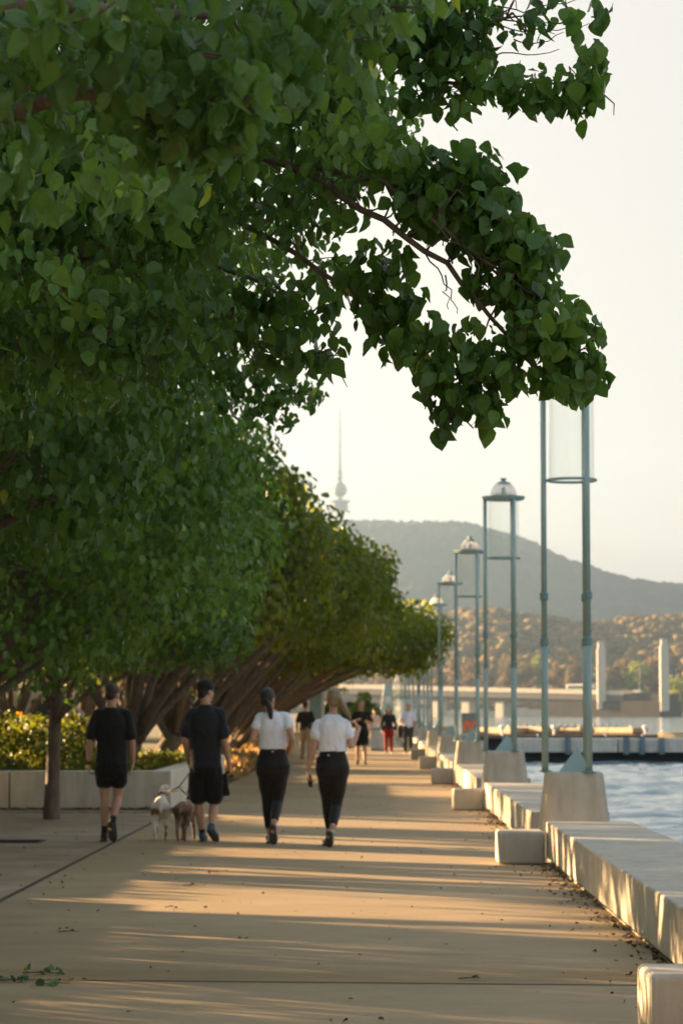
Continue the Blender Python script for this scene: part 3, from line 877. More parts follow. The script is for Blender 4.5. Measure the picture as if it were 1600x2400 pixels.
# ------------------------------------------------------------------ planter
def planter(name, x0, x1, y0, y1, h, label, t=.32):
    root = empty(name, ((x0+x1)/2, y0, 0), label, 'planter')
    ox, oy = (x0+x1)/2, y0
    def wall(a, b, c, d):
        mb = MB(); mb.box(a-ox, b-ox, c-oy, d-oy, -.05, h); mb.build('wall', M['planter'], root, bevel=.012)
    # front wall in cast lengths with open joints
    n = max(1, round((x1-x0)/2.6)); w = (x1-x0)/n
    for i in range(n): wall(x0+i*w+(.012 if i else 0), x0+(i+1)*w-(.012 if i < n-1 else 0), y0, y0+t)
    wall(x1-t, x1, y0+t+.004, y1); wall(x0, x0+t, y0+t+.004, y1)
    mb = MB(); mb.box(x0+t-ox, x1-t-ox, t+.0, y1-y0, -.02, h-.14); mb.build('soil', M['earth'], root)
    return root
PX1, PY0, PH = -3.2, 41.3, .60
planter('planter', -8.4, PX1, PY0, 56.5, PH, 'long pale concrete planter wall behind the walking men, full of sunlit shrubs')
planter('planter', -9.6, -5.88, 24.0, 40.6, PH+.02, 'pale concrete planter whose corner shows at the left edge')  # near length is added out of view to shade the path's left side
planter('planter', -9.5, -5.4, 8.0, 23.2, PH, 'unseen concrete planter added under the hedge left of the path')  # added out of view, part of the blocker shading the foreground
# soil strip with leaf litter at the planter foot
sheet('soil_strip', [(-9.5,39.6),(-3.09,39.6),(-3.09,41.3),(-9.5,41.3)], .003, M['earth'])
mb = MB(); mb.box(-9.4, -3.1, 39.45, 39.6, -.05, .035); tag(mb.build('kerb', M['edging'], bevel=.01), kind='structure')

def cover(name, boxes, per_m2, size, mat, label, seed, cat='shrubs'):
    rr = np.random.default_rng(seed); L = Leaves()
    for (x0, x1, y0, y1, z0, zmin, zmax) in boxes:
        n = int((x1-x0)*(y1-y0)*per_m2)
        x = rr.uniform(x0, x1, n); y = rr.uniform(y0, y1, n)
        hgt = zmin + (zmax-zmin)*(.6*vnoise(x*1.3+50, y*1.1, seed)+.4*vnoise(x*3.1+50, y*3.1, seed+1))
        fr = rr.random(n)**.75
        z = z0 + fr*(hgt-z0)
        pos = np.stack([x, y, z], -1)
        d = rr.normal(size=(n, 3)); d[:, 2] = np.abs(d[:, 2])*.8+.2
        tip = rr.normal(size=(n, 3)); tip[:, 2] -= .2
        v, fs, t = leaf_arrays(pos, tip, d, size*rr.uniform(.6, 1.3, n), rr, 1, cl=vnoise(x, y, seed+3))
        L.add(v, fs, t)
    o = L.build(name, mat, None); tag(o, label, cat, kind='stuff'); return o
cover('ground_cover', [(-8.0,-3.55,41.7,56.4,.42,.48,.85), (-8.0,-5.1,43.0,50.5,.42,1.2,1.65)], 330, .095, M['cover_leaf'], 'yellow green low leafy shrubs filling the concrete planter', 31)
cover('planter_shrubs', [(-9.2,-6.25,24.4,40.3,.42,.68,.98)], 260, .085, M['cover_leaf'], 'unseen leafy shrubs in the left edge planter, raised to shade the path', 33)  # out of view; height set by where their shadow should end
cover('shade_hedge', [(-9.0,-5.8,8.4,22.4,.42,1.4,1.75)], 640, .075, M['leaf'], 'unseen added hedge in the near planter', 35, 'shade_hedge')  # added out of view to keep the sun off the foreground path
# dry grass bank past the planter, beside the path
rr = np.random.default_rng(41)
def grass(name, x0, x1, y0, y1, n, h, label, mat):
    x = rr.uniform(x0, x1, n); y = rr.uniform(y0, y1, n)
    edge = x1 - .35*vnoise(y*.6, y*0+3.3, 8) - .1
    k = x < edge; x, y = x[k], y[k]; n = len(x)
    lump = vnoise(x*1.1+80, y*.45, 12)
    pos = np.stack([x, y, lump*.16], -1)
    tip = np.stack([rr.normal(0,.55,n), rr.normal(0,.55,n), np.full(n, 1.)], -1)
    v, fs, t = leaf_arrays(pos, tip, rr.normal(size=(n,3)), h*rr.uniform(.6,1.5,n)*(.5+lump), rr, 2)
    # narrow blades
    v = v.reshape(n, 4, 3); mid = v.mean(1, keepdims=True); v[:, 1] = mid[:, 0] + (v[:, 1]-mid[:, 0])*.35; v[:, 3] = mid[:, 0] + (v[:, 3]-mid[:, 0])*.35
    o = link(name, np_mesh(name, v.reshape(-1, 3), fs, t), mat); tag(o, label, 'grass', kind='stuff')
grass('dry_grass', -6.5, -2.75, 57.0, 118, 42000, .22, 'straw coloured dry grass beside the path under the trees', M['dry_grass'])

# ------------------------------------------------------------------ trees
def bez(a, b, c, n=7):
    a, b, c = Vector(a), Vector(b), Vector(c)
    return [a*(1-t)**2 + b*2*t*(1-t) + c*t*t for t in [i/(n-1) for i in range(n)]]
def grow_trunk(root, base_r, limbs, fork_z, lean=(0,0), seg=10, seed=1, more=None):
    """limbs: list of end points in local space; they leave the trunk near the fork"""
    rr = random.Random(seed); mb = MB()
    fk = Vector((lean[0], lean[1], fork_z))
    pts = [Vector((0,0,-.1)), Vector((0,0,.02)), Vector((lean[0]*.15,lean[1]*.15,fork_z*.35)), Vector((lean[0]*.6,lean[1]*.6,fork_z*.75)), fk, fk+Vector((lean[0]*.3,lean[1]*.3,.35))]
    mb.tube(pts, [base_r*1.45, base_r*1.28, base_r*1.02, base_r*.96, base_r*.92, base_r*.6], seg)
    for e in limbs:
        e = Vector(e); h = rr.uniform(-.25, .15)
        st = fk + Vector((rr.uniform(-.05,.05), rr.uniform(-.05,.05), h*fork_z))
        dxy = Vector((e.x-st.x, e.y-st.y, 0))
        mid = st + dxy*rr.uniform(.32,.5) + Vector((rr.uniform(-.25,.25), rr.uniform(-.25,.25), (e.z-st.z)*rr.uniform(.5,.7)))
        p = bez(st, mid, e, 8); r0 = base_r*rr.uniform(.42,.62)
        p = [q + Vector((rr.uniform(-.04,.04), rr.uniform(-.04,.04), 0)) if 0 < i < 7 else q for i, q in enumerate(p)]
        mb.tube(p, [r0*(1-.82*(i/7)) for i in range(8)], 8)
        for j in range(3):      # side branches
            i0 = rr.randint(3, 6); q = p[i0]
            w = q + Vector((rr.uniform(-1,1), rr.uniform(-1,1), rr.uniform(.0,1.0)))*rr.uniform(.5,1.1)
            mb.tube(bez(q, (q+w)/2+Vector((0,0,rr.uniform(-.1,.25))), w, 5), [r0*.35, r0*.28, r0*.2, r0*.13, r0*.06], 6)
    if more: mb.add(more.v, more.f)
    return mb.build('trunk', M['bark'], root, smooth=True)

def crown_clumps(c, r, n, cr, rr, low=-1.0):
    """clump centres over an ellipsoid's upper surface and skirts"""
    out = []; 
    while len(out) < n:
        d = rr.normal(size=3); d /= np.linalg.norm(d)
        if d[2] < low: continue
        k = rr.uniform(.84, 1.06) if rr.random() < .86 else rr.uniform(.3, .8)
        p = np.array(c) + d*np.array(r)*k
        if out and min(np.linalg.norm(p-q) for q in out[-60:]) < cr*.62: 
            if rr.random() < .8: continue
        out.append(p)
    return np.array(out), cr*rr.uniform(.65, 1.25, n)

def tree(name, base, c, r, n_clump, cr, per, leaf, lod, mat, label, seed, base_r=.15, fork=1.0, lean=(.1,0), n_limb=9, extra=None, group=None, low=-.6, cat='tree'):
    rr = np.random.default_rng(seed); rnd = random.Random(seed)
    root = empty(name, base, label, cat, group)
    cs, rs = crown_clumps(c, r, n_clump, cr, rr, low)
    order = rr.permutation(n_clump)[:n_limb]
    b = Vector(base)
    grow_trunk(root, base_r, [Vector(cs[i]) - b for i in order], fork, lean, seed=seed)
    L = Leaves()
    clump_leaves(L, cs, rs, per, leaf, rr, lod, out=c)
    # loose fill through the crown so the middle is not empty
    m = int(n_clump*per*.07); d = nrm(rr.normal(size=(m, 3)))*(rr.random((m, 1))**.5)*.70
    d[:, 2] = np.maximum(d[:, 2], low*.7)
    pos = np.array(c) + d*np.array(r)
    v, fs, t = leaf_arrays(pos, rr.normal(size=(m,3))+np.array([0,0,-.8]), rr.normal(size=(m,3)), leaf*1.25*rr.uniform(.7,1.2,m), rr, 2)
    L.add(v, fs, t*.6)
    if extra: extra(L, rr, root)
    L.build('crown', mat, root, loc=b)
    return root

# the overhanging tree nearest the camera: trunk out of frame on the left, boughs reach across the picture
def near_tree():
    rr = np.random.default_rng(11); rnd = random.Random(11)
    base = Vector((-3.5, 9.2, 0))
    root = empty('pear_tree', base, 'nearest tree, its big glossy leaves hanging across the top of the photo', 'tree')
    L = Leaves(); tw = MB()
    def spray(px, py, Y, rx, ry, n, size=.080, depth=.22):
        """one leafy end of a bough; rx, ry in photo pixels at that distance"""
        c = P(px, py, Y); k = Y/6000
        d = nrm(rr.normal(size=(n, 3)))*(rr.random((n, 1))**.42)
        pos = np.array(c) + d*np.array([rx*k, depth, ry*k]) + np.array([0, 0, .03])
        nor = d*np.array([.9, .6, .3]) + rr.normal(0, .62, (n, 3))*np.array([1,1,.5]) + np.array([0, -.1, .05])
        tip = np.array([.0, 0, -1.0]) + .25*d + rr.normal(0, .36, (n, 3))
        v, fs, t = leaf_arrays(pos, tip, nor, size*rr.uniform(.52, 1.12, n), rr, 0, cl=np.full(n, rr.random()))
        L.add(v, fs, t)
        # fine twigs inside the spray
        for j in range(max(2, n//16)):
            a = pos[rr.integers(n)]; b_ = np.array(c) + (a-np.array(c))*.15
            tw.tube(bez(b_, (a+b_)/2+rr.normal(0,.03,3), a, 4), [.0045,.0035,.0028,.0018], 5)
        return c
    def bough(pts, r0, r1):
        w = [P(*p) for p in pts]; q = []
        for i in range(len(w)-1):
            for t in (0, .33, .66): q.append(w[i].lerp(w[i+1], t) + Vector((rnd.uniform(-1,1), rnd.uniform(-1,1), rnd.uniform(-1,1)))*.012)
        q.append(w[-1]); n = len(q)
        tw.tube(q, [r0+(r1-r0)*(i/(n-1)) for i in range(n)], 8)
        if r0 > .008:       # side twigs
            for i in range(1, n):
                for j in range(2):
                    e = q[i] + Vector((rnd.uniform(-.04,.10), rnd.uniform(-.08,.08), rnd.uniform(-.10,.10)))
                    e2 = e + Vector((rnd.uniform(-.02,.06), 0, rnd.uniform(-.06,.04)))
                    tw.tube([q[i], (q[i]+e)/2+Vector((0,0,rnd.uniform(-.012,.012))), e, e2], [.0042,.0034,.0026,.0016], 5)
    # boughs seen against the sky
    bough([(300,330,9.6),(560,350,9.3),(760,420,9.1),(900,520,9.0),(1040,620,9.0),(1150,740,9.0),(1240,850,9.0),(1330,880,9.0)], .017, .004)
    bough([(700,380,9.2),(900,430,9.0),(1010,520,8.9),(1120,600,8.9),(1230,680,8.9)], .010, .004)
    bough([(480,470,9.5),(700,600,9.3),(860,720,9.2),(1000,850,9.2),(1070,960,9.2)], .012, .003)
    bough([(500,60,9.8),(760,110,9.6),(960,170,9.5),(1120,210,9.4),(1260,200,9.4),(1390,190,9.4)], .012, .003)
    bough([(700,40,9.7),(960,70,9.6),(1140,60,9.5),(1200,30,9.5)], .014, .005)
    bough([(250,700,10.2),(480,720,10.0),(660,800,9.9),(760,850,9.9)], .015, .004)
    bough([(100,600,11),(330,560,10.6),(560,640,10.4),(720,720,10.3)], .018, .005)
    # bare twigs at the top right
    for pts in ([(1140,60,9.5),(1230,70,9.5),(1300,75,9.5),(1380,55,9.5)], [(1170,20,9.5),(1220,60,9.5),(1300,80,9.5)], [(1200,95,9.45),(1270,98,9.45),(1320,75,9.45)],
                [(1150,130,9.45),(1230,130,9.45),(1310,115,9.45)], [(1150,10,9.5),(1230,25,9.5),(1300,10,9.5),(1370,-10,9.5)], [(1200,60,9.5),(1260,40,9.5),(1290,20,9.5)],
                [(1000,585,9.0),(1040,650,9.0),(1060,700,9.0),(1070,735,9.0)], [(1040,650,9.0),(1044,690,9.0),(1050,725,9.0)]):
        bough(pts, .003, .0014)
    D = [ # right hand bough, dense
        (1090,410,9.0,90,70,46),(1150,480,9.0,80,80,52),(1060,490,9.0,90,80,50),(1130,560,9.0,90,70,50),(1215,590,9.0,80,75,52),(1265,600,9.0,45,55,22),(1180,670,9.0,100,60,50),
        (1250,690,9.0,70,60,40),(1000,430,9.05,80,80,44),(930,400,9.1,90,70,46),(985,500,9.05,80,70,38),(1320,755,8.95,55,50,24),(1285,800,8.95,70,60,38),(1340,850,8.95,60,55,30),(1380,880,8.95,40,55,20),
        (1220,800,8.95,70,60,30),(1310,905,8.95,70,40,22),(1360,745,8.95,30,40,6),(1395,790,8.95,25,40,6),
        (1140,860,9.0,70,60,30),(1190,900,9.0,50,40,14),(1060,900,9.0,70,60,30),(1110,950,9.05,60,55,24),(1040,985,9.05,35,45,14),(1150,985,9.05,30,35,7),(1000,880,9.1,50,60,18),
        (1010,800,9.1,70,50,18),(940,800,9.15,70,55,22),(890,740,9.2,70,60,28),(960,720,9.15,50,40,10),(1100,790,9.0,40,30,6),(860,660,9.2,70,50,26),(930,650,9.2,50,40,12),(900,590,9.1,60,30,8),
        # upper right bough
        (1380,180,9.4,45,70,24),(1330,220,9.4,60,50,24),(1260,215,9.4,60,45,20),(1190,215,9.4,60,50,20),(1385,255,9.4,30,45,8),(1120,190,9.4,60,55,26),(1080,250,9.4,50,30,7),(1400,120,9.4,25,25,4),
        (1290,275,9.4,40,30,5),
        (1330,50,9.5,90,40,9),(1400,40,9.5,40,25,5),(1230,80,9.5,60,40,6),(1260,10,9.5,60,30,5),
        (1040,60,9.5,90,80,50),(1100,110,9.5,70,70,38),(1120,20,9.5,60,50,24),(1030,160,9.5,80,60,40),(960,100,9.5,90,80,50),(1000,230,9.4,60,50,20),
        # tongue of leaves at mid left
        (680,840,9.9,80,45,22),(750,850,9.9,50,40,11),(640,790,9.9,80,50,30),(780,820,9.9,25,30,4),
        (720,740,10.0,80,50,26),(640,700,10.0,90,60,34),(790,660,9.6,60,50,18),
    ]
    for d in D: spray(*d[:5], int(d[5]*2.1))
    # solid left mass, in depth
    def inside(px, py):
        lim = np.interp(py, [-60, 330, 420, 560, 700, 850, 900], [1000, 960, 900, 800, 740, 560, 420])
        return px < lim
    k = 0
    while k < 210:
        px, py = rr.uniform(-150, 1000), rr.uniform(-60, 900)
        if not inside(px+60, py): continue
        # a few thin windows where the sky shows through
        if any((px-a)**2/(w*w)+(py-b_)**2/(h*h) < 1 for a, b_, w, h in ((610,430,55,45),(640,610,70,50),(700,560,50,50),(840,140,60,40),(560,690,60,30),(860,560,50,40))): 
            if rr.random() < .75: continue
        Y = rr.uniform(8.2, 12.5)
        spray(px, py, Y, 120, 100, 96, .070, .35); k += 1
    # the nearest boughs, out of focus at the top left
    for (px, py, Y, rx, ry, n) in ((150,60,5.6,220,120,60),(420,120,5.8,200,140,64),(560,250,5.9,120,120,44),(300,260,5.8,170,130,56),(440,330,5.9,110,90,34),(500,330,6.0,80,90,20),(60,220,6.0,160,150,50),(700,40,6.2,200,90,56),(900,20,6.4,160,90,44),(640,150,6.1,130,110,46),(820,100,6.6,130,90,36),(250,420,6.6,130,110,30),(80,420,6.8,140,120,34),(380,480,7,120,90,26)):
        spray(px, py, Y, rx, ry, int(n*1.5), .080, .3)
    bough([(-500,500,6.5),(-100,300,6.2),(200,220,5.9),(420,240,5.9),(560,270,5.9)], .03, .006)
    bough([(-500,100,6.4),(0,20,6.2),(400,30,6.1),(800,20,6.4)], .028, .006)
    # rest of the crown, out of the picture to the left and above
    cs = []; rs = []
    while len(cs) < 80:
        d = rr.normal(size=3); d /= np.linalg.norm(d)
        p = np.array([-3.6, 9.0, 4.7]) + d*np.array([3.3, 3.6, 2.4])*rr.uniform(.6, 1)
        if p[2] < 2.2: continue
        if p[0] > -1.6*p[1]/10*1.0: continue
        if p[1] < 4.5: continue
        cs.append(p); rs.append(rr.uniform(.5, .8))
    clump_leaves(L, cs, rs, 150, .10, rr, 1, out=(-3.6,9,4.7))
    L.build('crown', M['leaf'], root, loc=base)
    # trunk and main limbs
    ends = [P(300,330,9.6), P(480,470,9.5), P(500,60,9.8), P(250,700,10.2), P(-500,500,6.5), P(-500,100,6.4), P(100,600,11)]
    ends = [e-base for e in ends] + [Vector((-2.2,.5,3.4)), Vector((-1.5,-2,3.8)), Vector((-.6,2.4,4.2)), Vector((-2,2,3))]
    tw2 = MB(); tw2.v = [tuple(Vector(v)-base) for v in tw.v]; tw2.f = tw.f
    grow_trunk(root, .17, ends, 1.7, (.1, 0), seed=5, more=tw2)
near_tree()

def tongue(L, rr, root):
    # the leafy branch end that stands out against the sky left of the tower
    for (px, py, Y, rx, ry, n) in ((640,880,17.2,70,50,90),(700,905,17.2,50,40,56),(735,925,17.2,30,28,22),(650,940,17.2,60,50,60),(672,985,17.2,28,16,12),(600,930,17.2,70,70,80)):
        c = np.array(P(px, py, Y)); k = Y/6000
        d = nrm(rr.normal(size=(n, 3)))*(rr.random((n, 1))**.5)
        pos = c + d*np.array([rx*k, .3, ry*k])
        v, fs, t = leaf_arrays(pos, np.array([0,0,-1.])+.4*d+rr.normal(0,.4,(n,3)), d+rr.normal(0,.6,(n,3)), .07*rr.uniform(.7,1.1,n), rr, 0)
        L.add(v, fs, t)
tree('pear_tree', (-4.6,18.6,0), (-3.6,17.8,4.4), (2.45,2.9,1.8), 105, .60, 230, .105, 1, M['leaf'], 'second tree, its dense dark crown filling the left edge below the big leaves', 21, .15, 1.5, (.15,0), 12, tongue, low=-.75)
tree('pear_tree', (-4.6,28.0,0), (-4.1,28.0,4.15), (2.55,3.2,2.05), 115, .62, 200, .112, 1, M['leaf'], 'third tree, dark crown under the leafy branch end that points at the tower', 22, .13, 1.6, (.1,0), 12, low=-.9)
tree('pear_tree', (-4.62,37.3,0), (-4.4,37.3,4.15), (2.75,3.2,2.2), 115, .60, 190, .118, 1, M['leaf'], 'slim trunked tree standing in the paving in front of the planter', 23, .10, 1.75, (.06,0), 10, low=-.92)
rows = [ # y, x, crown centre dx, z, rx, rz
    (47.5, -4.7, .2, 4.45, 3.45, 2.2), (55.0, -4.5, .5, 4.35, 3.65, 1.95), (63.0, -4.6, .9, 4.5, 3.85, 1.9), (71.0, -4.5, 1.5, 4.1, 3.5, 1.6), (78.5, -4.4, 2.75, 3.75, 3.6, 1.2)]
names = ['fourth tree, broad crown over the planter with leaning limbs','fifth tree, crown with golden sunlit top below the tower','sixth tree, crown touching the skyline of the dark hill','seventh tree, dark crown leaning over the path in front of the far lamps','eighth tree, lowest crown reaching the fifth lamp over the path']
far_trees = []
for i, (y, x, dx, cz, rx, rz) in enumerate(rows):
    far_trees.append(tree('leaning_tree', (x, y, .35 if y < 56 else 0), (x+dx, y, cz), (rx, 3.9, rz), 115, .72, 175, .155, 1, M['leaf_far'], names[i], 50+i, .23, .6, (.28,0), 13, group='leaning trees along the path', low=-.55))
def again(src, x, y, label, sc=1.0, rz=0, group='leaning trees along the path', zs=1.0):
    c = copy_tree(far_trees[src]); c.location = (x, y, 0); c.scale = (sc, sc, sc*zs*random.uniform(.95,1.05)); c.rotation_euler = (0,0,rz); c['label'] = label; c['group'] = group
    return c
for i, (s, x, y, sc) in enumerate(((3,-4.7,86.5,.96),(2,-4.8,94.5,.92),(1,-4.9,102.5,.9),(2,-5.0,111,.9),(0,-5.0,119,.85))):
    again(s, x, y, '%s leaning tree of the row, counted from the planter corner' % ['ninth','tenth','eleventh','twelfth','thirteenth'][i], sc, 0)
for i, (s, x, y, sc, rz) in enumerate(((0,-9.4,44.5,.95,2.5),(1,-9.6,53,.95,2.9),(2,-9.5,61.5,.98,3.3),(0,-9.7,70,1,2.2),(3,-9.6,79,.95,3),(1,-9.7,88,.95,2.7),(2,-9.8,97,.95,2.9),(0,-9.8,107,.95,3.4))):
    again(s, x, y, 'tree of the back row behind the leaning trees, %s from the left edge' % ['first','second','third','fourth','fifth','sixth','seventh','eighth'][i], sc, rz, 'trees of the back row')
# the rest of the grove west of the path, whose trunks and crowns throw the long shadows
k = 0
for gx, y0, y1, st in ((-9.6, 13.5, 42, 3.7), (-14.2, 18, 46, 8.2)):
    y = y0
    while y < y1:
        c = again(k % 5, gx + random.uniform(-.5,.5), y + random.uniform(-.8,.8), 'grove tree west of the path, its trunk hidden by the planters', random.uniform(.92,1.05), random.uniform(0,6.28), 'grove trees west of the path', 1.17)
        k += 1; y += st
for i, (gx, y) in enumerate(((-9,138),(-14,131),(-19,140),(-24,133),(-29,142),(-12,150),(-17,155),(-22,150),(-27,156),(-33,150),(-38,146),(-7,160))):
    again(i % 5, gx, y, 'distant grove tree closing the view between the trunks', 1.15, i*1.3, 'distant grove trees')
# the row goes on behind the camera and shades it
back = [o for o in bpy.data.objects if o.name.startswith('pear_tree') and o.type == 'EMPTY' and abs(o.location.y-18.6) < .1][0]
for i, (gx, y) in enumerate(((-7.2,.2),(-10,3.5),(-10,9))):
    c = copy_tree(back); c.location = (gx, y, 0); c['label'] = 'tree of the row behind the camera, out of the photo'; c['group'] = 'trees behind the camera'
# rounded bushes at the far end of the path
def bush(px, py, Y, w, h, label, mat, seed):
    c = P(px, py, Y); rr2 = np.random.default_rng(seed)
    root = empty('bush', (c.x, Y, 0), label, 'bush', 'bushes at the far end of the path')
    L = Leaves(); n = 22
    d = nrm(rr2.normal(size=(n,3))); d[:,2] = np.abs(d[:,2])
    cs = np.array([c.x, Y, h*.38]) + d*np.array([w*.36, w*.36, h*.42])*rr2.uniform(.5,1,(n,1))
    clump_leaves(L, cs, np.full(n, w*.22), 170, .15, rr2, 1)
    L.build('foliage', mat, root, loc=(c.x, Y, 0))
    mb = MB()
    for k in range(6):
        a = k*1.05; mb.tube([(.06*math.cos(a),.06*math.sin(a),-.05),(w*.2*math.cos(a),w*.2*math.sin(a),h*.6)], [.05,.015], 6)
    mb.build('stems', M['bark'], root)
bush(858, 1640, 128, 1.6, 2.9, 'dark green rounded bush at the far end of the path above the jogger', M['leaf_far'], 61)
bush(818, 1640, 131, 1.4, 2.6, 'yellowish bush at the far end of the path left of the jogger', M['cover_leaf'], 62)
bush(783, 1640, 134, 1.7, 2.6, 'green bush at the far end of the path above the ponytailed walker', M['leaf_far'], 63)

# ------------------------------------------------------------------ far end of the path and things behind the trees
root = empty('pillar', (P(742,1700,104).x, 104, 0), 'grey green square pillar beside the path behind the man in khaki trousers', 'pillar')
mb = MB(); mb.box(-.30, .20, -.22, .22, 0, 3.2); mb.build('shaft', M['teal_dark'], root, bevel=.02)
mb = MB(); mb.box(.202, .30, -.20, .20, 0, 3.2); mb.build('edge_strip', M['jetty'], root, bevel=.01)
root = empty('pylon_sign', (P(902,1700,175).x, 175, 0), 'tapering teal steel marker at the far end of the path', 'marker')
mb = MB(); mb.add([(-.55,-.25,0),(.55,-.25,0),(.55,.25,0),(-.55,.25,0),(-.05,-.12,3.4),(.5,-.12,3.4),(.5,.12,3.4),(-.05,.12,3.4)], [(0,1,5,4),(1,2,6,5),(2,3,7,6),(3,0,4,7),(4,5,6,7),(3,2,1,0)]); mb.build('panel', M['teal'], root, bevel=.02)
mb = MB(); mb.box(.0,.42,-.262,-.2,2.1,2.5); mb.build('plate', M['pale_print'], root)
root = empty('litter_bin', (P(888,1750,101).x, 101, 0), 'grey square bin on the far path left of the couple', 'bin')
mb = MB(); mb.box(-.32,.32,-.3,.3,.03,.82); mb.build('body', M['jetty'], root, bevel=.04)
mb = MB(); mb.box(-.34,.34,-.32,.32,.822,.90); mb.build('lid', M['teal_dark'], root, bevel=.02)
mb = MB(); mb.box(-.3,.3,-.28,.28,0,.031); mb.build('base', M['dark'], root)
root = empty('low_wall', (P(690,1750,90).x, 90, 0), 'short pale concrete wall beside the man in khaki trousers', 'wall')
mb = MB(); mb.box(-.9,.42,-.25,.25,-.02,.72); mb.build('wall', M['planter'], root, bevel=.02)
mb = MB(); mb.box(-.94,.46,-.29,.29,.722,.80); mb.build('coping', M['slab'], root, bevel=.015)
# white van parked far behind the planter, glimpsed through trunks
root = empty('parked_van', (P(64,1700,72).x, 72, 0), 'white van glimpsed between trunks at the left edge', 'van', rz=R(8))
mb = MB(); prof = [(-2.4,.35),(-2.45,1.9),(-2.2,2.1),(1.0,2.1),(1.7,1.35),(2.45,1.1),(2.5,.35)]; n = len(prof)
mb.add([(x,-.95,z) for x,z in prof]+[(x,.95,z) for x,z in prof], [tuple(range(n)), tuple(range(2*n-1,n-1,-1))]+[(i,(i+1)%n,n+(i+1)%n,n+i) for i in range(n)])
mb.build('body', M['white'], root, bevel=.08)
mb = MB(); mb.box(.1,1.0,-.97,-.94,1.35,1.85); mb.build('window', M['window'], root)
for x in (-1.5,1.6):
    for s in (-1,1):
        mb = MB(); mb.tube([(x,.72*s,.34),(x,.96*s,.34)], .34, 14); mb.build('wheel', M['tyre'], root)
# drain grate in the paving at the left edge
root = empty('drain_cover', (-4.28, 30.9, 0), 'dark flat drain cover in the paving at the left edge', 'drain cover')
mb = MB(); mb.box(-.36,.36,-.32,.32,-.02,.004); mb.build('frame', M['joint'], root)
mb = MB()
for k in range(9): mb.box(-.32,.32,-.29+k*.066,-.255+k*.066,.0045,.010)
mb.build('grate', M['dark'], root)

# ------------------------------------------------------------------ litter
def twig(px, py, ln, label, green=False, seed=1):
    Y = CAM_H*6000/(py-1665); q = P(px, py, Y); r2 = np.random.default_rng(seed)
    root = empty('leaf_sprig' if green else 'twig', (q.x, Y, .004), label, 'leaf sprig' if green else 'twig')
    mb = MB(); a = r2.uniform(-.3,.3)
    mb.tube([(-ln/2,0,.006),(0,r2.uniform(-.03,.03),.012),(ln/2,a*.2,.006)], [.004,.004,.002], 6); mb.build('stem', M['bark'], root)
    n = 9 if green else 3
    pos = np.stack([r2.uniform(-ln/2,ln/2,n), r2.uniform(-.03,.03,n), r2.uniform(.008,.03,n)], -1)
    v, fs, t = leaf_arrays(pos, r2.normal(size=(n,3))*np.array([1,1,.25]), r2.normal(0,.5,(n,3))+np.array([0,0,.8]), np.full(n, .055 if green else .03), r2, 0)
    link('leaves', np_mesh('leaves', v, fs, t), M['green_litter'] if green else M['litter'], root)
twig(105, 2276, .26, 'fallen green leaf sprig, longest of those at the bottom left', True, 3)
twig(32, 2294, .17, 'fallen green leaf sprig at the left edge of the path bottom', True, 4)
twig(132, 2302, .15, 'small fallen green sprig just below the longest sprig', True, 5)
twig(455, 2073, .2, 'long dark twig lying across the sunlit streak', False, 6)
twig(500, 2043, .12, 'dark twig in the shade above the sunlit streak', False, 7)
twig(400, 2124, .09, 'curled dark leaf at the lower rim of the sunlit streak', False, 8)
twig(1100, 2288, .13, 'dark twig on the shaded path near the corner block', False, 9)
twig(160, 2181, .14, 'thin twig on the shaded path at the left', False, 10)
def litter(name, n, fx, fy, size, label, mat, seed):
    r2 = np.random.default_rng(seed)
    x = fx(r2, n); y = fy(r2, n)
    pos = np.stack([x, y, r2.uniform(.006, .016, n)], -1)
    v, fs, t = leaf_arrays(pos, r2.normal(size=(n,3))*np.array([1,1,.12]), r2.normal(0,.35,(n,3))+np.array([0,0,1]), size*r2.uniform(.4,1.2,n), r2, 1)
    o = link(name, np_mesh(name, v, fs, t), mat); tag(o, label, 'leaf litter', kind='stuff')
litter('leaf_litter', 620, lambda r,n: r.uniform(-4.5,1.7,n), lambda r,n: 9+r.random(n)**1.3*50, .032, 'small dry leaves scattered over the path', M['litter'], 71)
litter('seat_litter', 1500, lambda r,n: 1.84-np.abs(r.normal(0,.14,n)), lambda r,n: r.uniform(10,80,n), .045, 'brown leaves and dirt swept against the seats', M['litter'], 72)
litter('planter_litter', 1800, lambda r,n: r.uniform(-9,-3.1,n), lambda r,n: 41.2-np.abs(r.normal(0,.7,n)), .06, 'leaf litter along the foot of the planter', M['litter'], 73)
# ------------------------------------------------------------------ people and dogs
def limb(mb, pts, rads, seg=14):
    """round ended tapering limb through the joints, smoothed"""
    pts = [Vector(p) for p in pts]
    q = []; r = []
    n = len(pts)
    for i in range(n-1):
        p0 = pts[max(i-1,0)]; p1 = pts[i]; p2 = pts[i+1]; p3 = pts[min(i+2,n-1)]
        for t in (0, .25, .5, .75):
            lin = p1.lerp(p2, t)
            cr = .5*((2*p1)+(p2-p0)*t+(2*p0-5*p1+4*p2-p3)*t*t+(3*p1-p0-3*p2+p3)*t*t*t)
            q.append(lin.lerp(cr, .6)); tt = t*t*(3-2*t); r.append(rads[i]*(1-tt)+rads[i+1]*tt)
    q.append(pts[-1]); r.append(rads[-1])
    d0 = (q[0]-q[1]).normalized(); d1 = (q[-1]-q[-2]).normalized()
    q = [q[0]+d0*r[0]*.97, q[0]+d0*r[0]*.8, q[0]+d0*r[0]*.45] + q + [q[-1]+d1*r[-1]*.45, q[-1]+d1*r[-1]*.8, q[-1]+d1*r[-1]*.97]
    r = [r[0]*.2, r[0]*.6, r[0]*.89] + r + [r[-1]*.89, r[-1]*.6, r[-1]*.2]
    mb.tube(q, r, seg)
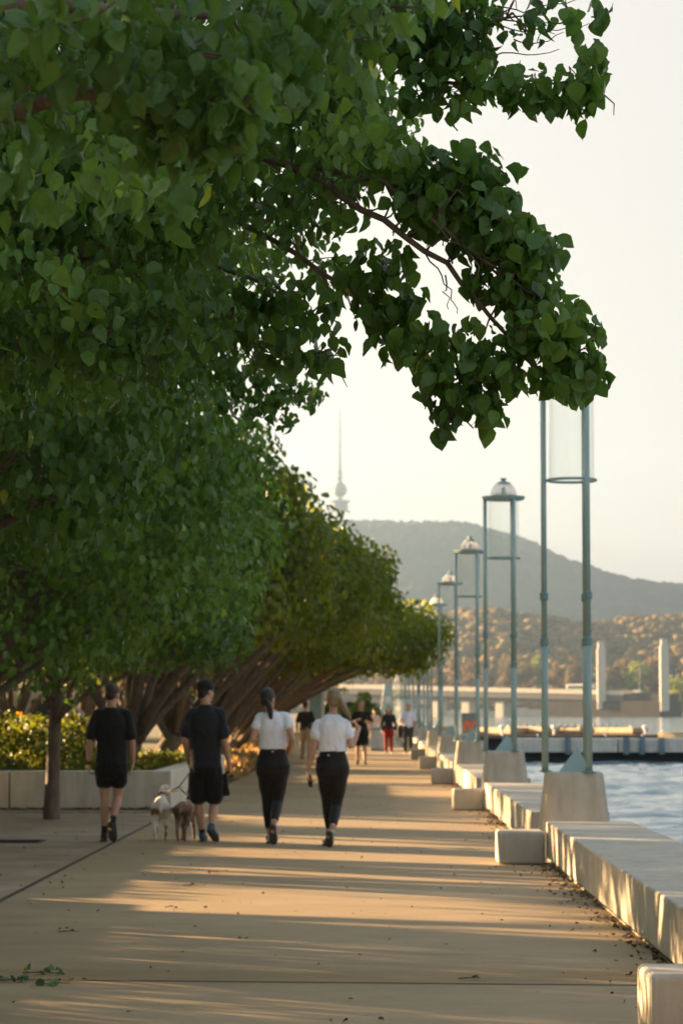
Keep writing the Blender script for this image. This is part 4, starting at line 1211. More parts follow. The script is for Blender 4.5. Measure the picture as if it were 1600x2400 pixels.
def stack(mb, secs, seg=24, pw=2.3):
    """closed loft of horizontal superellipse rings (x, y, z, rx, ry)"""
    vs = []; fs = []
    for (x, y, z, rx, ry) in secs:
        for k in range(seg):
            a = 2*math.pi*k/seg; c, s = math.cos(a), math.sin(a)
            vs.append((x+rx*math.copysign(abs(c)**(2/pw), c), y+ry*math.copysign(abs(s)**(2/pw), s), z))
    n = len(secs)
    for i in range(n-1):
        for k in range(seg): fs.append((i*seg+k, i*seg+(k+1)%seg, (i+1)*seg+(k+1)%seg, (i+1)*seg+k))
    fs.append(tuple(range(seg-1,-1,-1))); fs.append(tuple((n-1)*seg+k for k in range(seg)))
    mb.add(vs, fs)
def sect(tab, z):
    zs = [t[2] for t in tab]
    return tuple(float(np.interp(z, zs, [t[i] for t in tab])) for i in (0,1)) + (z,) + tuple(float(np.interp(z, zs, [t[i] for t in tab])) for i in (3,4))
def fuse(name, mb, voxel, mat, parent, it=4, folds=0):
    me = mb.mesh('tmp'); o = bpy.data.objects.new('tmp', me); COL.objects.link(o)
    m = o.modifiers.new('r', 'REMESH'); m.mode = 'VOXEL'; m.voxel_size = voxel; m.use_smooth_shade = True
    s = o.modifiers.new('s', 'SMOOTH'); s.iterations = it; s.factor = .5
    dg = bpy.context.evaluated_depsgraph_get()
    new = bpy.data.meshes.new_from_object(o.evaluated_get(dg)); new.name = name
    bpy.data.objects.remove(o); bpy.data.meshes.remove(me)
    new.materials.clear()
    if folds:       # soft creases in the cloth
        nv = len(new.vertices); co = np.empty(nv*3, np.float32); no = np.empty(nv*3, np.float32)
        new.vertices.foreach_get('co', co); new.vertices.foreach_get('normal', no); co = co.reshape(-1, 3); no = no.reshape(-1, 3)
        sd = len(name)*7 + int(abs(co[:, 0].sum())*10) % 50
        u = co[:, 0]*9+co[:, 1]*7+co[:, 2]*3.5+40; w_ = co[:, 2]*6-co[:, 0]*3+co[:, 1]*4+40
        d = (1-2*np.abs(vnoise(u, w_, sd)-.5)) + .5*(1-2*np.abs(vnoise(u*2.3, w_*1.9, sd+3)-.5)) - .8
        co += no*(d*folds)[:, None]; new.vertices.foreach_set('co', co.ravel()); new.update()
    return link(name, new, mat, parent)
def hand(mb, w, d, inner, thumb, curl=.5, s=1.0):
    """palm, four bent fingers of unequal length and a thumb; inner = palm side, thumb = thumb side"""
    d = Vector(d).normalized(); inner = Vector(inner); inner = (inner - d*inner.dot(d)).normalized(); th = d.cross(inner)
    if th.dot(Vector(thumb)) < 0: th = -th
    w = Vector(w)
    rot = Matrix((th, inner, d)).transposed()
    mb.ell(w + d*.045*s, (.041*s, .017*s, .055*s), 12, 8, rot)
    for i, ln in enumerate((.92, 1.05, 1.0, .80)):
        p = w + d*.085*s + th*(.030-.020*i)*s; ang = curl*.4 + .05*i; pts = [p - d*.02]
        for sl in (.038, .026, .021):
            pts.append(p.copy())
            p = p + (d*math.cos(ang)+inner*math.sin(ang))*sl*ln*s; ang += curl
        pts.append(p)
        limb(mb, pts, [.0095*s, .0095*s, .009*s, .0085*s, .0075*s], 8)
    p = w + d*.025*s + th*.030*s
    limb(mb, [p, p+(d*.7+th*.7+inner*.25).normalized()*.036*s, p+(d*.7+th*.7+inner*.25).normalized()*.036*s+(d*.95+th*.15+inner*.35).normalized()*.030*s], [.013*s, .0115*s, .009*s], 8)
def shoe(root, an, heel, toe, up_mat, sole_mat, s=1.0, label=None):
    heel, toe, an = Vector(heel), Vector(toe), Vector(an)
    u = (toe-heel); L = u.length; u.normalize()
    v = an-heel; v = (v-u*v.dot(u)); v = v.normalized() if v.length > 1e-4 else Vector((0,0,1))
    sd = u.cross(v)
    def loft(mb, tab, lift):
        vs = []; seg = 16; fs = []
        for (t, w, h0, h1) in tab:
            for k in range(seg):
                a = 2*math.pi*k/seg
                vs.append(heel+u*t*L+sd*w*s*math.cos(a)+v*(lift+(h0+h1)/2+(h1-h0)/2*math.sin(a))*s)
        n = len(tab)
        for i in range(n-1):
            for k in range(seg): fs.append((i*seg+k, i*seg+(k+1)%seg, (i+1)*seg+(k+1)%seg, (i+1)*seg+k))
        fs.append(tuple(range(seg-1,-1,-1))); fs.append(tuple((n-1)*seg+k for k in range(seg)))
        mb.add(vs, fs)
    mb = MB(); loft(mb, [(.0,.020,.02,.06),(.03,.034,.012,.085),(.12,.040,.01,.096),(.27,.041,.01,.094),(.42,.042,.01,.078),(.6,.047,.01,.062),(.78,.048,.01,.050),(.92,.038,.012,.042),(.99,.018,.016,.030)], .012)
    sh = mb.build('shoe', up_mat, root, smooth=True)
    mb = MB(); loft(mb, [(-.02,.020,-.002,.026),(.02,.036,-.004,.03),(.14,.044,-.004,.03),(.35,.040,.0,.026),(.6,.049,-.004,.024),(.8,.050,-.002,.024),(.94,.040,.0,.022),(1.015,.018,.006,.02)], .0)
    mb.build('sole', sole_mat, sh, smooth=True)
    return sh

def person(label, X, Y, rz, j, g, wear, hair, skin, voxel=.007, head_yaw=0., head_tilt=(0,0), extras=None):
    root = empty('person', (X, Y, 0), label, 'person', rz=rz)
    f = g.get('f', False); s = g.get('s', 1.0); wd = g.get('w', 1.0)
    V = {k: Vector(v) for k, v in j.items()}
    hc = (V['hipL']+V['hipR'])/2; nk = V['neck']; zh = hc.z
    zc = zh-.10*s; zn = nk.z
    def ctr(z):
        t = (z-zh)/(zn-zh); return (hc.x+(nk.x-hc.x)*max(t,0), hc.y+(nk.y-hc.y)*max(t,0))
    T = []
    prof = ([(-.15,.09,.075),(-.11,.150,.098),(-.06,.180,.112),(.02,.190,.122),(.10,.164,.108),(.20,.128,.090),(.30,.128,.090),(.40,.146,.104),(.46,.150,.098),(.52,.122,.080),(.56,.070,.064),(.585,.055,.055)] if f else
            [(-.12,.11,.085),(-.05,.160,.110),(.03,.162,.112),(.12,.152,.106),(.22,.150,.106),(.34,.170,.118),(.43,.172,.116),(.49,.158,.098),(.535,.115,.080),(.57,.070,.068),(.60,.060,.060)])
    sc = (zn-zh)/(prof[-1][0]-.01)
    for dz, rx, ry in prof:
        z = zh+dz*sc; c = ctr(z); T.append((c[0], c[1]-(.012 if dz < .06 and dz > -.1 else 0)*(1.3 if f else 1), z, rx*wd*s, ry*wd*s))
    b = MB(); stack(b, T)
    lr = [(.106 if f else .092), (.086 if f else .078), .058, .055, .057 if not f else .053, .036]
    ar = [.047, .043, .036, .037, .025] if f else [.055, .048, .040, .042, .029]
    lr = [x*s*wd for x in lr]; ar = [x*s*wd for x in ar]
    def leg_pts(sd):
        h, k, a = V['hip'+sd], V['kn'+sd], V['an'+sd]
        calf = k.lerp(a, .33); back = (k-h).normalized().cross(Vector((1,0,0)))
        bk = Vector((0, -.018, 0))
        return [h, h.lerp(k, .5), h.lerp(k, .9), k.lerp(a, .06), calf+bk, a]
    def arm_pts(sd):
        h, e, w = V['sh'+sd], V['el'+sd], V['wr'+sd]
        return [h, h.lerp(e, .55), e, e.lerp(w, .3), w]
    for sd in 'LR':
        limb(b, leg_pts(sd), lr); limb(b, arm_pts(sd), ar)
        # foot core inside the shoe
        limb(b, [V['an'+sd], V['heel'+sd].lerp(V['toe'+sd], .45)+Vector((0,0,.03))], [.034*s, .026*s])
        d = V['hd'+sd] if 'hd'+sd in V else V['wr'+sd]-V['el'+sd]
        inn = V.get('in'+sd, Vector((1 if sd == 'L' else -1, .1, 0)))
        hand(b, V['wr'+sd], d, inn, V.get('th'+sd, Vector((0,1,0))), g.get('curl'+sd, .45), s)
    # head on its neck
    H = V['head']; rot = Matrix.Rotation(head_yaw, 3, 'Z') @ Matrix.Rotation(head_tilt[0], 3, 'X') @ Matrix.Rotation(head_tilt[1], 3, 'Y')
    hs = s*g.get('hs', 1.0)*1.07
    def hp(x, y, z): return H + rot @ (Vector((x, y, z))*hs)
    limb(b, [nk+Vector((0,-.01,-.03)), nk.lerp(hp(0,-.02,-.06), .6), hp(0,-.015,-.05)], [.062*s if not f else .052*s, .054*s if not f else .045*s, .052*s if not f else .045*s])
    b.ell(hp(0,-.008,.022), (.074*hs,.093*hs,.100*hs), 20, 14, rot)
    b.ell(hp(0,.030,-.045), (.056*hs,.062*hs,.072*hs), 16, 12, rot)
    b.ell(hp(0,.072,-.098), (.024*hs,.020*hs,.018*hs), 10, 8, rot)
    limb(b, [hp(0,.088,.005), hp(0,.103,-.028), hp(0,.100,-.036)], [.010*hs,.013*hs,.012*hs], 8)
    b.ell(hp(0,.085,-.064), (.026*hs,.012*hs,.010*hs), 10, 6, rot)
    b.ell(hp(0,.080,.022), (.050*hs,.014*hs,.012*hs), 10, 6, rot)
    for e in (-1, 1): b.ell(hp(e*.076,-.004,-.014), (.012*hs,.021*hs,.032*hs), 10, 8, rot)
    body = fuse('body', b, voxel, M[skin], root, 3)
    for e in (-1, 1):
        mb = MB(); mb.ell(hp(e*.030,.080,.002), (.013*hs,.011*hs,.009*hs), 10, 8, rot); mb.build('eye', M['eye'], root, smooth=True)
    # hair
    hm = MB(); kind, hmat = hair
    if kind in ('short','pony','long','cap'):
        hm.ell(hp(0,-.020,.034), (.083*hs,.094*hs,.100*hs), 20, 14, rot)
        hm.ell(hp(0,-.055,-.022), (.066*hs,.050*hs,.062*hs), 16, 10, rot)
    if kind == 'crop': hm.ell(hp(0,-.014,.034), (.0765*hs,.0925*hs,.0935*hs), 20, 14, rot); hm.ell(hp(0,-.048,-.016), (.062*hs,.050*hs,.060*hs), 16, 10, rot)
    if kind == 'pony':
        hm.ell(hp(*g['bun']), (.026*hs,.026*hs,.026*hs), 10, 8)
        p0 = hp(*g['bun']); pts = [p0]+[Vector(q) for q in g['tail']]
        limb(hm, pts, [.028,.036,.033,.022,.008][:len(pts)])
    if kind == 'long':
        limb(hm, [hp(-.06,-.03,.02), hp(-.075,-.025,-.09), hp(-.08,-.02,-.20)], [.045,.045,.02]); limb(hm, [hp(.06,-.03,.02), hp(.075,-.025,-.09), hp(.08,-.02,-.20)], [.045,.045,.02])
        limb(hm, [hp(0,-.07,.02), hp(0,-.08,-.10), hp(0,-.08,-.22)], [.07,.065,.03])
    if kind != 'bald': fuse('hair', hm, voxel, M[hmat], root, 2)
    if kind == 'cap':
        cm = MB(); cm.ell(hp(0,-.012,.052), (.092*hs,.106*hs,.092*hs), 20, 14, rot)
        vis = [hp(x, y, z) for (x, y, z) in ()]
        mb = MB(); vs = []; fs = []
        for i, (yy, ww, zz) in enumerate(((.075,.074,.052),(.12,.072,.046),(.155,.055,.036),(.168,.025,.030))):
            vs += [hp(-ww,yy,zz), hp(0,yy+.008,zz+.014), hp(ww,yy,zz), hp(ww,yy,zz-.01), hp(0,yy+.008,zz+.004), hp(-ww,yy,zz-.01)]
        for i in range(3):
            for k in range(6): fs.append((6*i+k, 6*i+(k+1)%6, 6*i+6+(k+1)%6, 6*i+6+k))
        fs += [(5,4,3,2,1,0), tuple(18+k for k in range(6))]
        cap = fuse('cap', cm, voxel, M['black_tee'], root, 2)
        mb.add(vs, fs); mb.build('visor', M['black_tee'], cap)
    # clothes
    if 'shirt' in wear:
        mat, hem, sl, ease = wear['shirt']; c = MB()
        zt = zn-.012*s
        zz = np.linspace(hem, zt, 16); secs = []
        for i, z in enumerate(zz):
            q = sect(T, z); e = ease*(1.25-.6*(i/15.)) if i < 14 else ease*.45
            drop = g.get('boxy', .0)*(1 - abs((z-hem)/(zt-hem)-.35)/.65) if z < zt-.1 else 0
            secs.append((q[0], q[1], z, q[3]+e+max(0,drop), q[4]+e+max(0,drop)*.6))
        stack(c, secs)
        for sd in 'LR':
            h, e_, w = V['sh'+sd], V['el'+sd], V['wr'+sd]
            top = h.lerp(Vector((nk.x, nk.y, h.z+.02)), .45)
            if sl <= 1: limb(c, [top, h, h.lerp(e_, sl*.5), h.lerp(e_, sl)], [ar[0]+ease*.1, ar[0]+ease*.35, ar[1]+ease*1.0, ar[1]+ease*1.5])
            else: limb(c, [top, h, h.lerp(e_, .6), e_, e_.lerp(w, .88)], [ar[0]+ease*.7, ar[0]+ease, ar[1]+ease*1.3, ar[2]+ease*1.3, ar[4]+ease*1.2])
        fuse('shirt', c, voxel, M[mat], root, 7, .009)
    def lower(name, mat, top, upto, e0, e1, fr):
        c = MB(); zz = sorted(set([t[2] for t in T if t[2] < top-.01]+[top, top-.03])); secs = []
        for z in zz:
            q = sect(T, z); secs.append((q[0], q[1], z, q[3]+e0, q[4]+e0))
        stack(c, secs)
        for sd in 'LR':
            p = leg_pts(sd); h, k, a = V['hip'+sd], V['kn'+sd], V['an'+sd]
            if upto == 'thigh':
                limb(c, [h, h.lerp(k, fr*.5), h.lerp(k, fr)], [lr[0]+e0, lr[1]+(e0+e1)/2+.012, lr[1]+e1])
            else:
                pts = p[:5]+[p[4].lerp(a, fr)]
                limb(c, pts, [lr[0]+e0, lr[1]+e1, lr[2]+e1, lr[3]+e1, lr[4]+e1, lr[4]*(1-fr)+lr[5]*fr+e1])
        return fuse(name, c, voxel, M[mat], root, 14 if name == 'leggings' else 4, .0 if name == 'leggings' else .010)
    if 'shorts' in wear: lower('shorts', wear['shorts'][0], wear['shorts'][1], 'thigh', .018, wear['shorts'][3], wear['shorts'][2])
    if 'leggings' in wear:
        lg = lower('leggings', wear['leggings'][0], wear['leggings'][1], 'leg', .011, .010, wear['leggings'][2])
    if 'trousers' in wear: lower('trousers', wear['trousers'][0], wear['trousers'][1], 'leg', .016, wear['trousers'][3], wear['trousers'][2])
    for sd in 'LR':
        shoe(root, V['an'+sd], V['heel'+sd], V['toe'+sd], M[wear['shoes'][0]], M[wear['shoes'][1]], s)
        if 'socks' in wear:
            mb = MB(); a = V['an'+sd]; k = V['kn'+sd]; hh = V['heel'+sd].lerp(V['toe'+sd], .25)
            limb(mb, [a.lerp(hh, .6), a, a.lerp(k, .10)], [.040, .039, .039]); mb.build('sock', M[wear['socks']], root, smooth=True)
    return root, V

def from_photo(cx, gy, k, tab):
    return {n: ((x-cx)*k, f, (gy-y)*k) for n, (x, y, f) in tab.items()}
def flat_foot(j, sd, turn=.02, ln=.27):
    a = Vector(j['an'+sd]); sgn = -1 if sd == 'L' else 1
    j['heel'+sd] = (a.x, a.y-.065, .002); j['toe'+sd] = (a.x+sgn*turn, a.y-.065+ln, .002)

# man in black tee and black shorts, far left
k = .000876
j = from_photo(470, 2238, k, dict(head=(492,232,.03), neck=(482,392,0), shL=(275,498,-.01), shR=(698,498,.01), elL=(192,845,-.06), elR=(772,850,-.03), wrL=(178,1165,.02), wrR=(778,1150,.06),
    hipL=(385,1215,.0), hipR=(590,1215,0), knL=(392,1640,.05), knR=(572,1635,.06), anL=(405,2060,-.02), anR=(540,1925,-.22)))
flat_foot(j, 'L', .03)
j['heelR'] = ((505-470)*k, -.30, (2238-1965)*k); j['toeR'] = ((535-470)*k, -.175, .004)
j['hdL'] = (0, .1, -1); j['hdR'] = (-.15, .15, -1)
man1, V1 = person('person in a charcoal tee, black shorts and dark trainers walking away beside the slim tree', -3.13, 30.9, 0, j, dict(s=1.03, w=.97, boxy=.016, curlL=.8, curlR=.9),
    dict(shirt=('black_tee', 2238*k-1180*k, .82, .016), shorts=('black_short', (2238-1120)*k, .44, .034), shoes=('shoe_black','sole_dark'), socks='black_tee'), ('crop','hair_crop'), 'skin', head_yaw=R(-18), head_tilt=(R(-12),0))
mb = MB(); w = V1['wrL']; limb(mb, [w+Vector((0,0,.028)), w+Vector((0,0,.004))], [.036,.034]); mb.build('watch', M['dark'], man1, smooth=True)
# his phone, held in the right hand
root = empty('phone', Vector((-3.13, 30.9, 0))+V1['wrR']+Vector((-.035,.05,-.11)), 'dark blue phone in the right hand of the man at far left', 'phone')
mb = MB(); mb.box(-.006,.006,-.036,.036,-.06,.08); mb.build('body', M['sign'], root, bevel=.004)
mb = MB(); mb.box(-.0075,-.0062,-.032,.032,-.055,.075); mb.build('screen', M['window'], root)

# man with cap walking the two dogs
k = .000894
j = from_photo(480, 2240, k, dict(head=(492,225,.03), neck=(495,392,0), shL=(300,522,0), shR=(690,512,0), elL=(222,860,-.04), elR=(752,880,-.06), wrL=(262,1190,.18), wrR=(815,1215,.02),
    hipL=(400,1235,0), hipR=(600,1235,0), knL=(400,1740,.07), knR=(610,1745,.05), anL=(445,2100,.10), anR=(590,2035,-.22)))
flat_foot(j, 'L', -.03)
j['heelR'] = ((565-480)*k, -.30, (2240-2075)*k); j['toeR'] = ((655-480)*k, -.10, .004)
j['hdL'] = (.15, .5, -1); j['hdR'] = (.2, .1, -1)
man2, V2 = person('person in a black cap, dark tee and long black shorts holding the leash', -1.99, 30.8, 0, j, dict(s=1.0, w=.97, boxy=.016, curlL=1.1, curlR=1.1),
    dict(shirt=('charcoal_tee', (2240-1250)*k, .80, .017), shorts=('black_short', (2240-1180)*k, .74, .050), shoes=('shoe_blue','sole_brown'), socks='dark_pants'), ('cap','hair_dark'), 'skin', head_yaw=R(-48))
# dark bag and tag hanging at his right side
root = empty('bag', Vector((-1.99, 30.8, 0))+V2['wrR']+Vector((-.055,.02,-.10)), 'black soft bag with a pink tag hanging from the right hand of the dog walker', 'bag')
mb = MB(); stack(mb, [(-.01,0,-.27,.05,.04),(-.02,0,-.25,.085,.055),(-.03,0,-.15,.075,.055),(-.02,0,-.05,.05,.035),(0,0,.0,.022,.02)]); bg_ = fuse('pouch', mb, .008, M['black_short'], root)
mb = MB(); limb(mb, [(0,0,-.02),(.04,.0,.005),(.085,.01,-.03)], [.014,.03,.022]); mb.build('grip', M['dark'], root, smooth=True)
mb = MB(); mb.tube([(-.02,-.045,-.25),(-.03,-.05,-.30),(-.02,-.05,-.35),(-.035,-.05,-.30)], .006, 6); mb.build('tag', M['pink_top'], root)

# woman with a dark ponytail
k = .00084
j = from_photo(440, 2262, k, dict(head=(352,236,.02), neck=(400,398,0), shL=(240,492,.0), shR=(604,478,.0), elL=(142,800,-.10), elR=(700,800,-.13), wrL=(215,850,.16), wrR=(640,985,.08),
    hipL=(330,1200,0), hipR=(520,1200,0), knL=(345,1665,.08), knR=(490,1690,.03), anL=(365,2060,.10), anR=(450,1945,-.27)))
flat_foot(j, 'L', -.045, .25)
j['heelR'] = ((428-440)*k, -.335, (2262-1985)*k); j['toeR'] = ((445-440)*k, -.24, .004)
j['hdL'] = (.3, 1, .1); j['hdR'] = (-.5, .5, -.4); j['inR'] = (-.6,-.4,-.3); j['thR'] = (0,.3,1); j['thL'] = (0,0,1)
Pn = lambda x, y, f: ((x-440)*k, f, (2262-y)*k)
w1, _ = person('person with a dark ponytail, white cropped tee and black leggings, jogging with bent arms', -1.14, 30.4, 0, j, dict(f=True, s=1.0, w=1.05, hs=.98, bun=(0,-.085,.02), tail=[Pn(375,330,-.10), Pn(392,420,-.11), Pn(400,495,-.10)], boxy=.012, curlL=1.0, curlR=.9),
    dict(shirt=('white_tee', (2262-935)*k, .42, .014), leggings=('legging', (2262-905)*k, .80), shoes=('shoe_grey','sole_dark')), ('pony','hair_dark'), 'skin', head_yaw=R(-32), head_tilt=(R(-4),0))
mb = MB(); q = Vector(Pn(425,968,-.118)); mb.box(q.x-.011,q.x+.011,q.y-.014,q.y-.006,q.z-.009,q.z+.009); mb.build('waist_badge', M['pale_print'], w1)

# woman with a long blond ponytail
k = .000823
j = from_photo(570, 2300, k, dict(head=(562,240,.02), neck=(545,435,0), shL=(342,582,0), shR=(730,582,0), elL=(278,915,-.05), elR=(808,905,-.06), wrL=(195,1240,.0), wrR=(918,640,.10),
    hipL=(450,1215,0), hipR=(642,1215,0), knL=(468,1690,.09), knR=(600,1740,.03), anL=(500,2060,.12), anR=(555,2000,-.24)))
flat_foot(j, 'L', .06, .25)
j['heelR'] = ((500-570)*k, -.31, (2300-2080)*k); j['toeR'] = ((490-570)*k, -.185, .004)
j['hdR'] = (-.6, .2, .75); j['inR'] = (-.7,.1,-.6); j['thR'] = (0,.6,.8); j['hdL'] = (.15,.1,-1)
Pn = lambda x, y, f: ((x-570)*k, f, (2300-y)*k)
w2, V4 = person('person with a long blond ponytail, loose white tee and black leggings, right hand raised', -.42, 29.8, 0, j, dict(f=True, s=1.0, w=1.0, hs=1.0, bun=(.052,-.075,.012), tail=[Pn(690,310,-.10), Pn(735,390,-.10), Pn(775,460,-.09), Pn(800,520,-.08)], boxy=.022, curlL=.7, curlR=.9),
    dict(shirt=('white_tee', (2300-965)*k, .45, .020), leggings=('legging', (2300-925)*k, .82), shoes=('shoe_grey','sole_dark')), ('pony','hair_blond'), 'skin', head_yaw=R(12))
mb = MB(); mb.ell(Pn(352,1120,-.02), (.032,.045,.072), 14, 10); mb.build('hip_pouch', M['black_short'], w2, smooth=True)
mb = MB(); q = Vector(Pn(490,1018,-.118)); mb.box(q.x-.011,q.x+.011,q.y-.014,q.y-.006,q.z-.009,q.z+.009); mb.build('waist_badge', M['pale_print'], w2)
root = empty('phone', Vector((-.42, 29.8, 0))+V4['wrL']+Vector((.022,.0,-.10)), 'black phone hanging in the left hand of the blond walker', 'phone')
mb = MB(); mb.box(-.007,.007,-.036,.036,-.09,.06); mb.build('body', M['dark'], root, bevel=.004); root.rotation_euler = (R(8), R(-14), R(35))
mb = MB(); mb.box(.0072,.0085,-.032,.032,-.085,.055); mb.build('screen', M['window'], root)

# people farther along the path
def stand(h, step=.1, sway=0, arms='down', wide=.2, f=False):
    s = h/1.8
    j = dict(head=(0,.02,1.685), neck=(0,0,1.50), shL=(-wide+.02,0,1.43), shR=(wide-.02,0,1.43), hipL=(-.09,0,.93), hipR=(.09,0,.93),
             knL=(-.10,.08+step*.2,.50), knR=(.10,.06-step*.2,.50), anL=(-.10,step,.075), anR=(.10,-step,.085))
    if arms == 'down': j.update(elL=(-wide-.06,-.03,1.13), elR=(wide+.06,-.03,1.13), wrL=(-wide-.07,.05,.87), wrR=(wide+.07,.05,.87))
    elif arms == 'run': j.update(elL=(-wide-.10,-.10,1.17), elR=(wide+.10,-.08,1.17), wrL=(-wide+.03,.14,1.20), wrR=(wide-.10,.17,1.25), inL=(1,0,0), thL=(0,0,1), thR=(0,0,1))
    elif arms == 'jacket': j.update(elL=(-wide-.07,-.02,1.14), elR=(wide+.08,-.02,1.14), wrL=(-wide-.04,.08,.90), wrR=(wide+.06,.16,1.02))
    j = {k_: tuple(c*s for c in v) for k_, v in j.items()}
    flat_foot(j, 'L'); flat_foot(j, 'R'); return j, s
j, s = stand(1.86, .16, arms='run')
person('person jogging toward the camera, bald, in a black tee and black shorts', (838-868)*74.5/6000+.10, 74.5, math.pi, j, dict(s=s, curlL=1.1, curlR=1.1), dict(shirt=('black_tee', .94*s, .8, .016), shorts=('black_short', 1.0*s, .72, .035), shoes=('shoe_black','sole_dark'), socks='black_tee'), ('bald',''), 'skin_tan', .012)
j, s = stand(1.72, .10)
person('person in a dark top and red trousers with long brown hair, walking toward the camera', (910-868)*94/6000, 94, math.pi, j, dict(f=True, s=s, w=1.02), dict(shirt=('black_tee', .86*s, 1.5, .016), trousers=('red_pants', 1.0*s, .95, .022), shoes=('shoe_grey','sole_white')), ('long','hair_brown'), 'skin', .013)
j, s = stand(1.84, .10, arms='jacket')
c_, Vc = person('person in a pale blue shirt and dark trousers, walking beside the red trousers', (955-868)*93.5/6000, 93.5, math.pi, j, dict(s=s, w=1.03), dict(shirt=('blue_shirt', .92*s, .8, .016), trousers=('dark_pants', 1.0*s, .95, .02), shoes=('shoe_grey','sole_white')), ('short','hair_grey'), 'skin_tan', .013)
root = empty('jacket', Vector(((955-868)*93.5/6000, 93.5, 0))+Vector((-Vc['wrR'].x, -Vc['wrR'].y, Vc['wrR'].z))+Vector((-.03,-.03,-.05)), 'dark jacket carried over the arm of the man in the pale blue shirt', 'jacket')
mb = MB(); stack(mb, [(0,0,-.42,.03,.05),(0,0,-.38,.08,.07),(.01,0,-.2,.10,.08),(.02,0,.0,.09,.08),(.02,0,.05,.05,.05)]); fuse('cloth', mb, .015, M['black_tee'], root)
j, s = stand(1.86, .13)
person('person in a black tee and khaki trousers seen from behind, far along the path', (716-868)*83/6000, 83, 0, j, dict(s=s, w=1.05), dict(shirt=('black_tee', .90*s, .8, .016), trousers=('khaki', 1.0*s, .95, .024), shoes=('sole_brown','sole_dark')), ('short','hair_dark'), 'skin_tan', .013, head_yaw=R(-25))
j, s = stand(1.64, .10)
person('person in a pink top and purple hat far behind the jogger', (877-868)*108/6000, 108, math.pi, j, dict(f=True, s=s), dict(shirt=('pink_top', .86*s, 1.5, .018), trousers=('pink_top', 1.0*s, .95, .02), shoes=('shoe_grey','sole_white')), ('cap','hair_brown'), 'skin', .014)

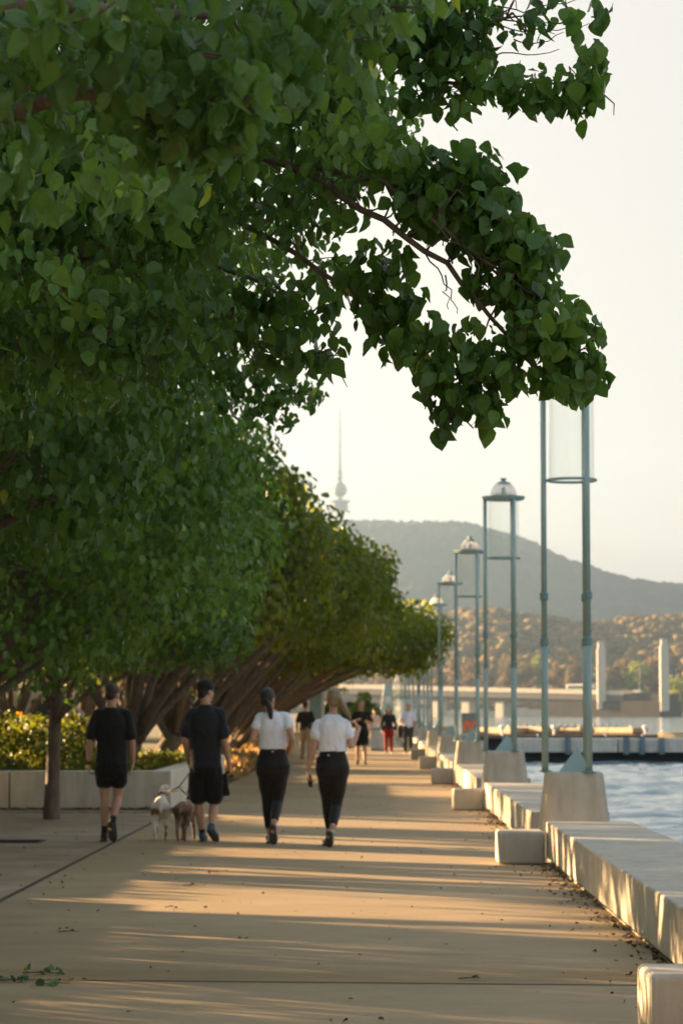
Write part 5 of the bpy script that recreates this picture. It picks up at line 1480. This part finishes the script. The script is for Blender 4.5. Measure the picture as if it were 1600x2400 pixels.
# ------------------------------------------------------------------ dogs
def dog_mat(name, base, patch, thr):
    m, n, l, b = mat_new(name)
    t = noise(n, l, 5.5, 2, .5); t2 = noise(n, l, 60, 3, .6)
    r = ramp(n, l, t.outputs[0], [(thr-.03, base), (thr+.03, patch)])
    l.new(r.outputs[0], b.inputs['Base Color']); b.inputs['Roughness'].default_value = .75; bump(n, l, b, t2.outputs[0], .3, .005)
    return m
M['dog_white'] = dog_mat('dog_white', (.74,.66,.57), (.24,.14,.075), .59)
M['dog_brown'] = dog_mat('dog_brown', (.30,.20,.12), (.12,.08,.05), .48)
def dog(label, loc, rz, sc, mat, head_yaw, ph=0.):
    root = empty('dog', loc, label, 'dog', rz=rz); root.scale = (sc, sc, sc)
    b = MB()
    # trunk: rump, tucked loin, deep chest
    secs = [(-.30,.420,.040,.045),(-.25,.425,.072,.078),(-.16,.425,.076,.085),(-.05,.425,.066,.080),(.06,.405,.078,.105),(.17,.395,.088,.125),(.25,.41,.075,.105),(.30,.43,.045,.06)]
    vs = []; fs = []; seg = 16
    for (y, z, rx, rz_) in secs:
        for q in range(seg): a = 2*math.pi*q/seg; vs.append((rx*math.cos(a), y, z+rz_*math.sin(a)))
    n = len(secs)
    for i in range(n-1):
        for q in range(seg): fs.append((i*seg+q, i*seg+(q+1)%seg, (i+1)*seg+(q+1)%seg, (i+1)*seg+q))
    fs += [tuple(range(seg-1,-1,-1)), tuple((n-1)*seg+q for q in range(seg))]
    b.add(vs, fs)
    for sd in (-1, 1):
        p = ph*sd
        limb(b, [(sd*.055,-.20,.40), (sd*.070,-.13+p,.27), (sd*.066,-.27+p*1.6,.15), (sd*.064,-.245+p*1.8,.03), (sd*.066,-.215+p*1.8,.018)], [.070,.048,.022,.017,.020], 10)
        limb(b, [(sd*.055,.20,.40), (sd*.066,.14,.27), (sd*.060,.17-p*1.4,.14), (sd*.060,.175-p*1.8,.03), (sd*.060,.205-p*1.8,.018)], [.056,.034,.021,.017,.020], 10)
    nk0 = Vector((0,.27,.46)); hd = Vector((.03*math.sin(-head_yaw),.40,.60))
    limb(b, [(0,.22,.44), nk0, hd], [.085,.062,.045], 12)
    rot = Matrix.Rotation(head_yaw, 3, 'Z')
    def hp(x,y,z): return hd+rot@Vector((x,y,z))
    b.ell(hp(0,.02,.015), (.046,.062,.046), 14, 10, rot)
    limb(b, [hp(0,.05,.0), hp(0,.11,-.012), hp(0,.155,-.02)], [.036,.026,.019], 10)
    limb(b, [(0,-.29,.44),(0,-.35,.36),(0,-.36,.27),(0,-.40,.22)], [.020,.014,.010,.006], 8)
    fuse('body', b, .007, mat, root, 3)
    for sd in (-1, 1):
        mb = MB(); mb.add([hp(sd*.034,-.01,.05), hp(sd*.066,-.02,.035), hp(sd*.070,.0,-.02), hp(sd*.046,.02,.01), hp(sd*.050,-.022,.03), hp(sd*.058,-.01,-.0)], [(0,1,2,3),(0,3,2,5),(0,4,1),(4,5,2,1),(0,5,4)])
        mb.build('ear', mat, root)
        mb = MB(); mb.ell(hp(sd*.030,.062,.025), (.008,.008,.008), 8, 6); mb.build('eye', M['eye'], root, smooth=True)
    mb = MB(); mb.ell(hp(0,.172,-.016), (.012,.010,.010), 8, 6); mb.build('nose', M['eye'], root, smooth=True)
    mb = MB(); c = nk0.lerp(hd, .45); mb.lathe([(.056,-.012),(.060,-.008),(.060,.008),(.056,.012)], 18)
    cr = mb.build('collar', M['dark'], root); cr.location = c; cr.rotation_euler = (R(-42), 0, 0)
    return root, c*sc
d1, c1 = dog('white and tan whippet walking at the left of the leash, head turned right', (-2.55, 31.3, 0), R(4), 1.0, M['dog_white'], R(-75), .05)
d2, c2 = dog('dark brown whippet walking close to the dog walker', (-2.24, 31.15, 0), R(-8), .94, M['dog_brown'], R(-10), -.05)
root = empty('dog_leash', Vector((-1.99,30.8,0))+V2['wrL'], 'black double leash from the dog walker to the two dogs', 'leash')
o0 = root.location
jn = P(419.5, 1844, 31.05)-o0
e1 = Vector((-2.55,31.3,0))+c1-o0+Vector((.02,0,.05)); e2 = Vector((-2.24,31.15,0))+c2-o0+Vector((0,0,.05))
h0 = Vector((.03,.05,-.08))
mb = MB(); mb.tube(bez(h0, (h0+jn)/2+Vector((-.02,0,-.03)), jn, 8), .007, 6); mb.build('lead', M['dark'], root)
for e in (e1, e2):
    mb = MB(); mb.tube(bez(jn, (jn+e)/2+Vector((0,0,-.02)), e, 6), .008, 6); st = mb.build('coupler', M['dark'], root)
    mb = MB(); mb.ell(jn.lerp(e, .93), (.012,.012,.016), 8, 6); mb.build('clip', M['steel'], st, smooth=True)
# ------------------------------------------------------------------ evening haze over the lake
mb = MB(); mb.box(-5200, 5200, -400, 4420, -7.2, 440)
m = bpy.data.materials.new('haze'); m.use_nodes = True
n = m.node_tree.nodes; l = m.node_tree.links
n.remove(n['Principled BSDF'])
pv = n.new('ShaderNodeVolumePrincipled')
pv.inputs['Color'].default_value = (.46, .70, 1.0, 1)
pv.inputs['Density'].default_value = HAZE
pv.inputs['Anisotropy'].default_value = .72
l.new(pv.outputs[0], n['Material Output'].inputs['Volume'])
hz = mb.build('haze', m); tag(hz, 'thin evening haze over the lake and hills', 'haze', kind='stuff')
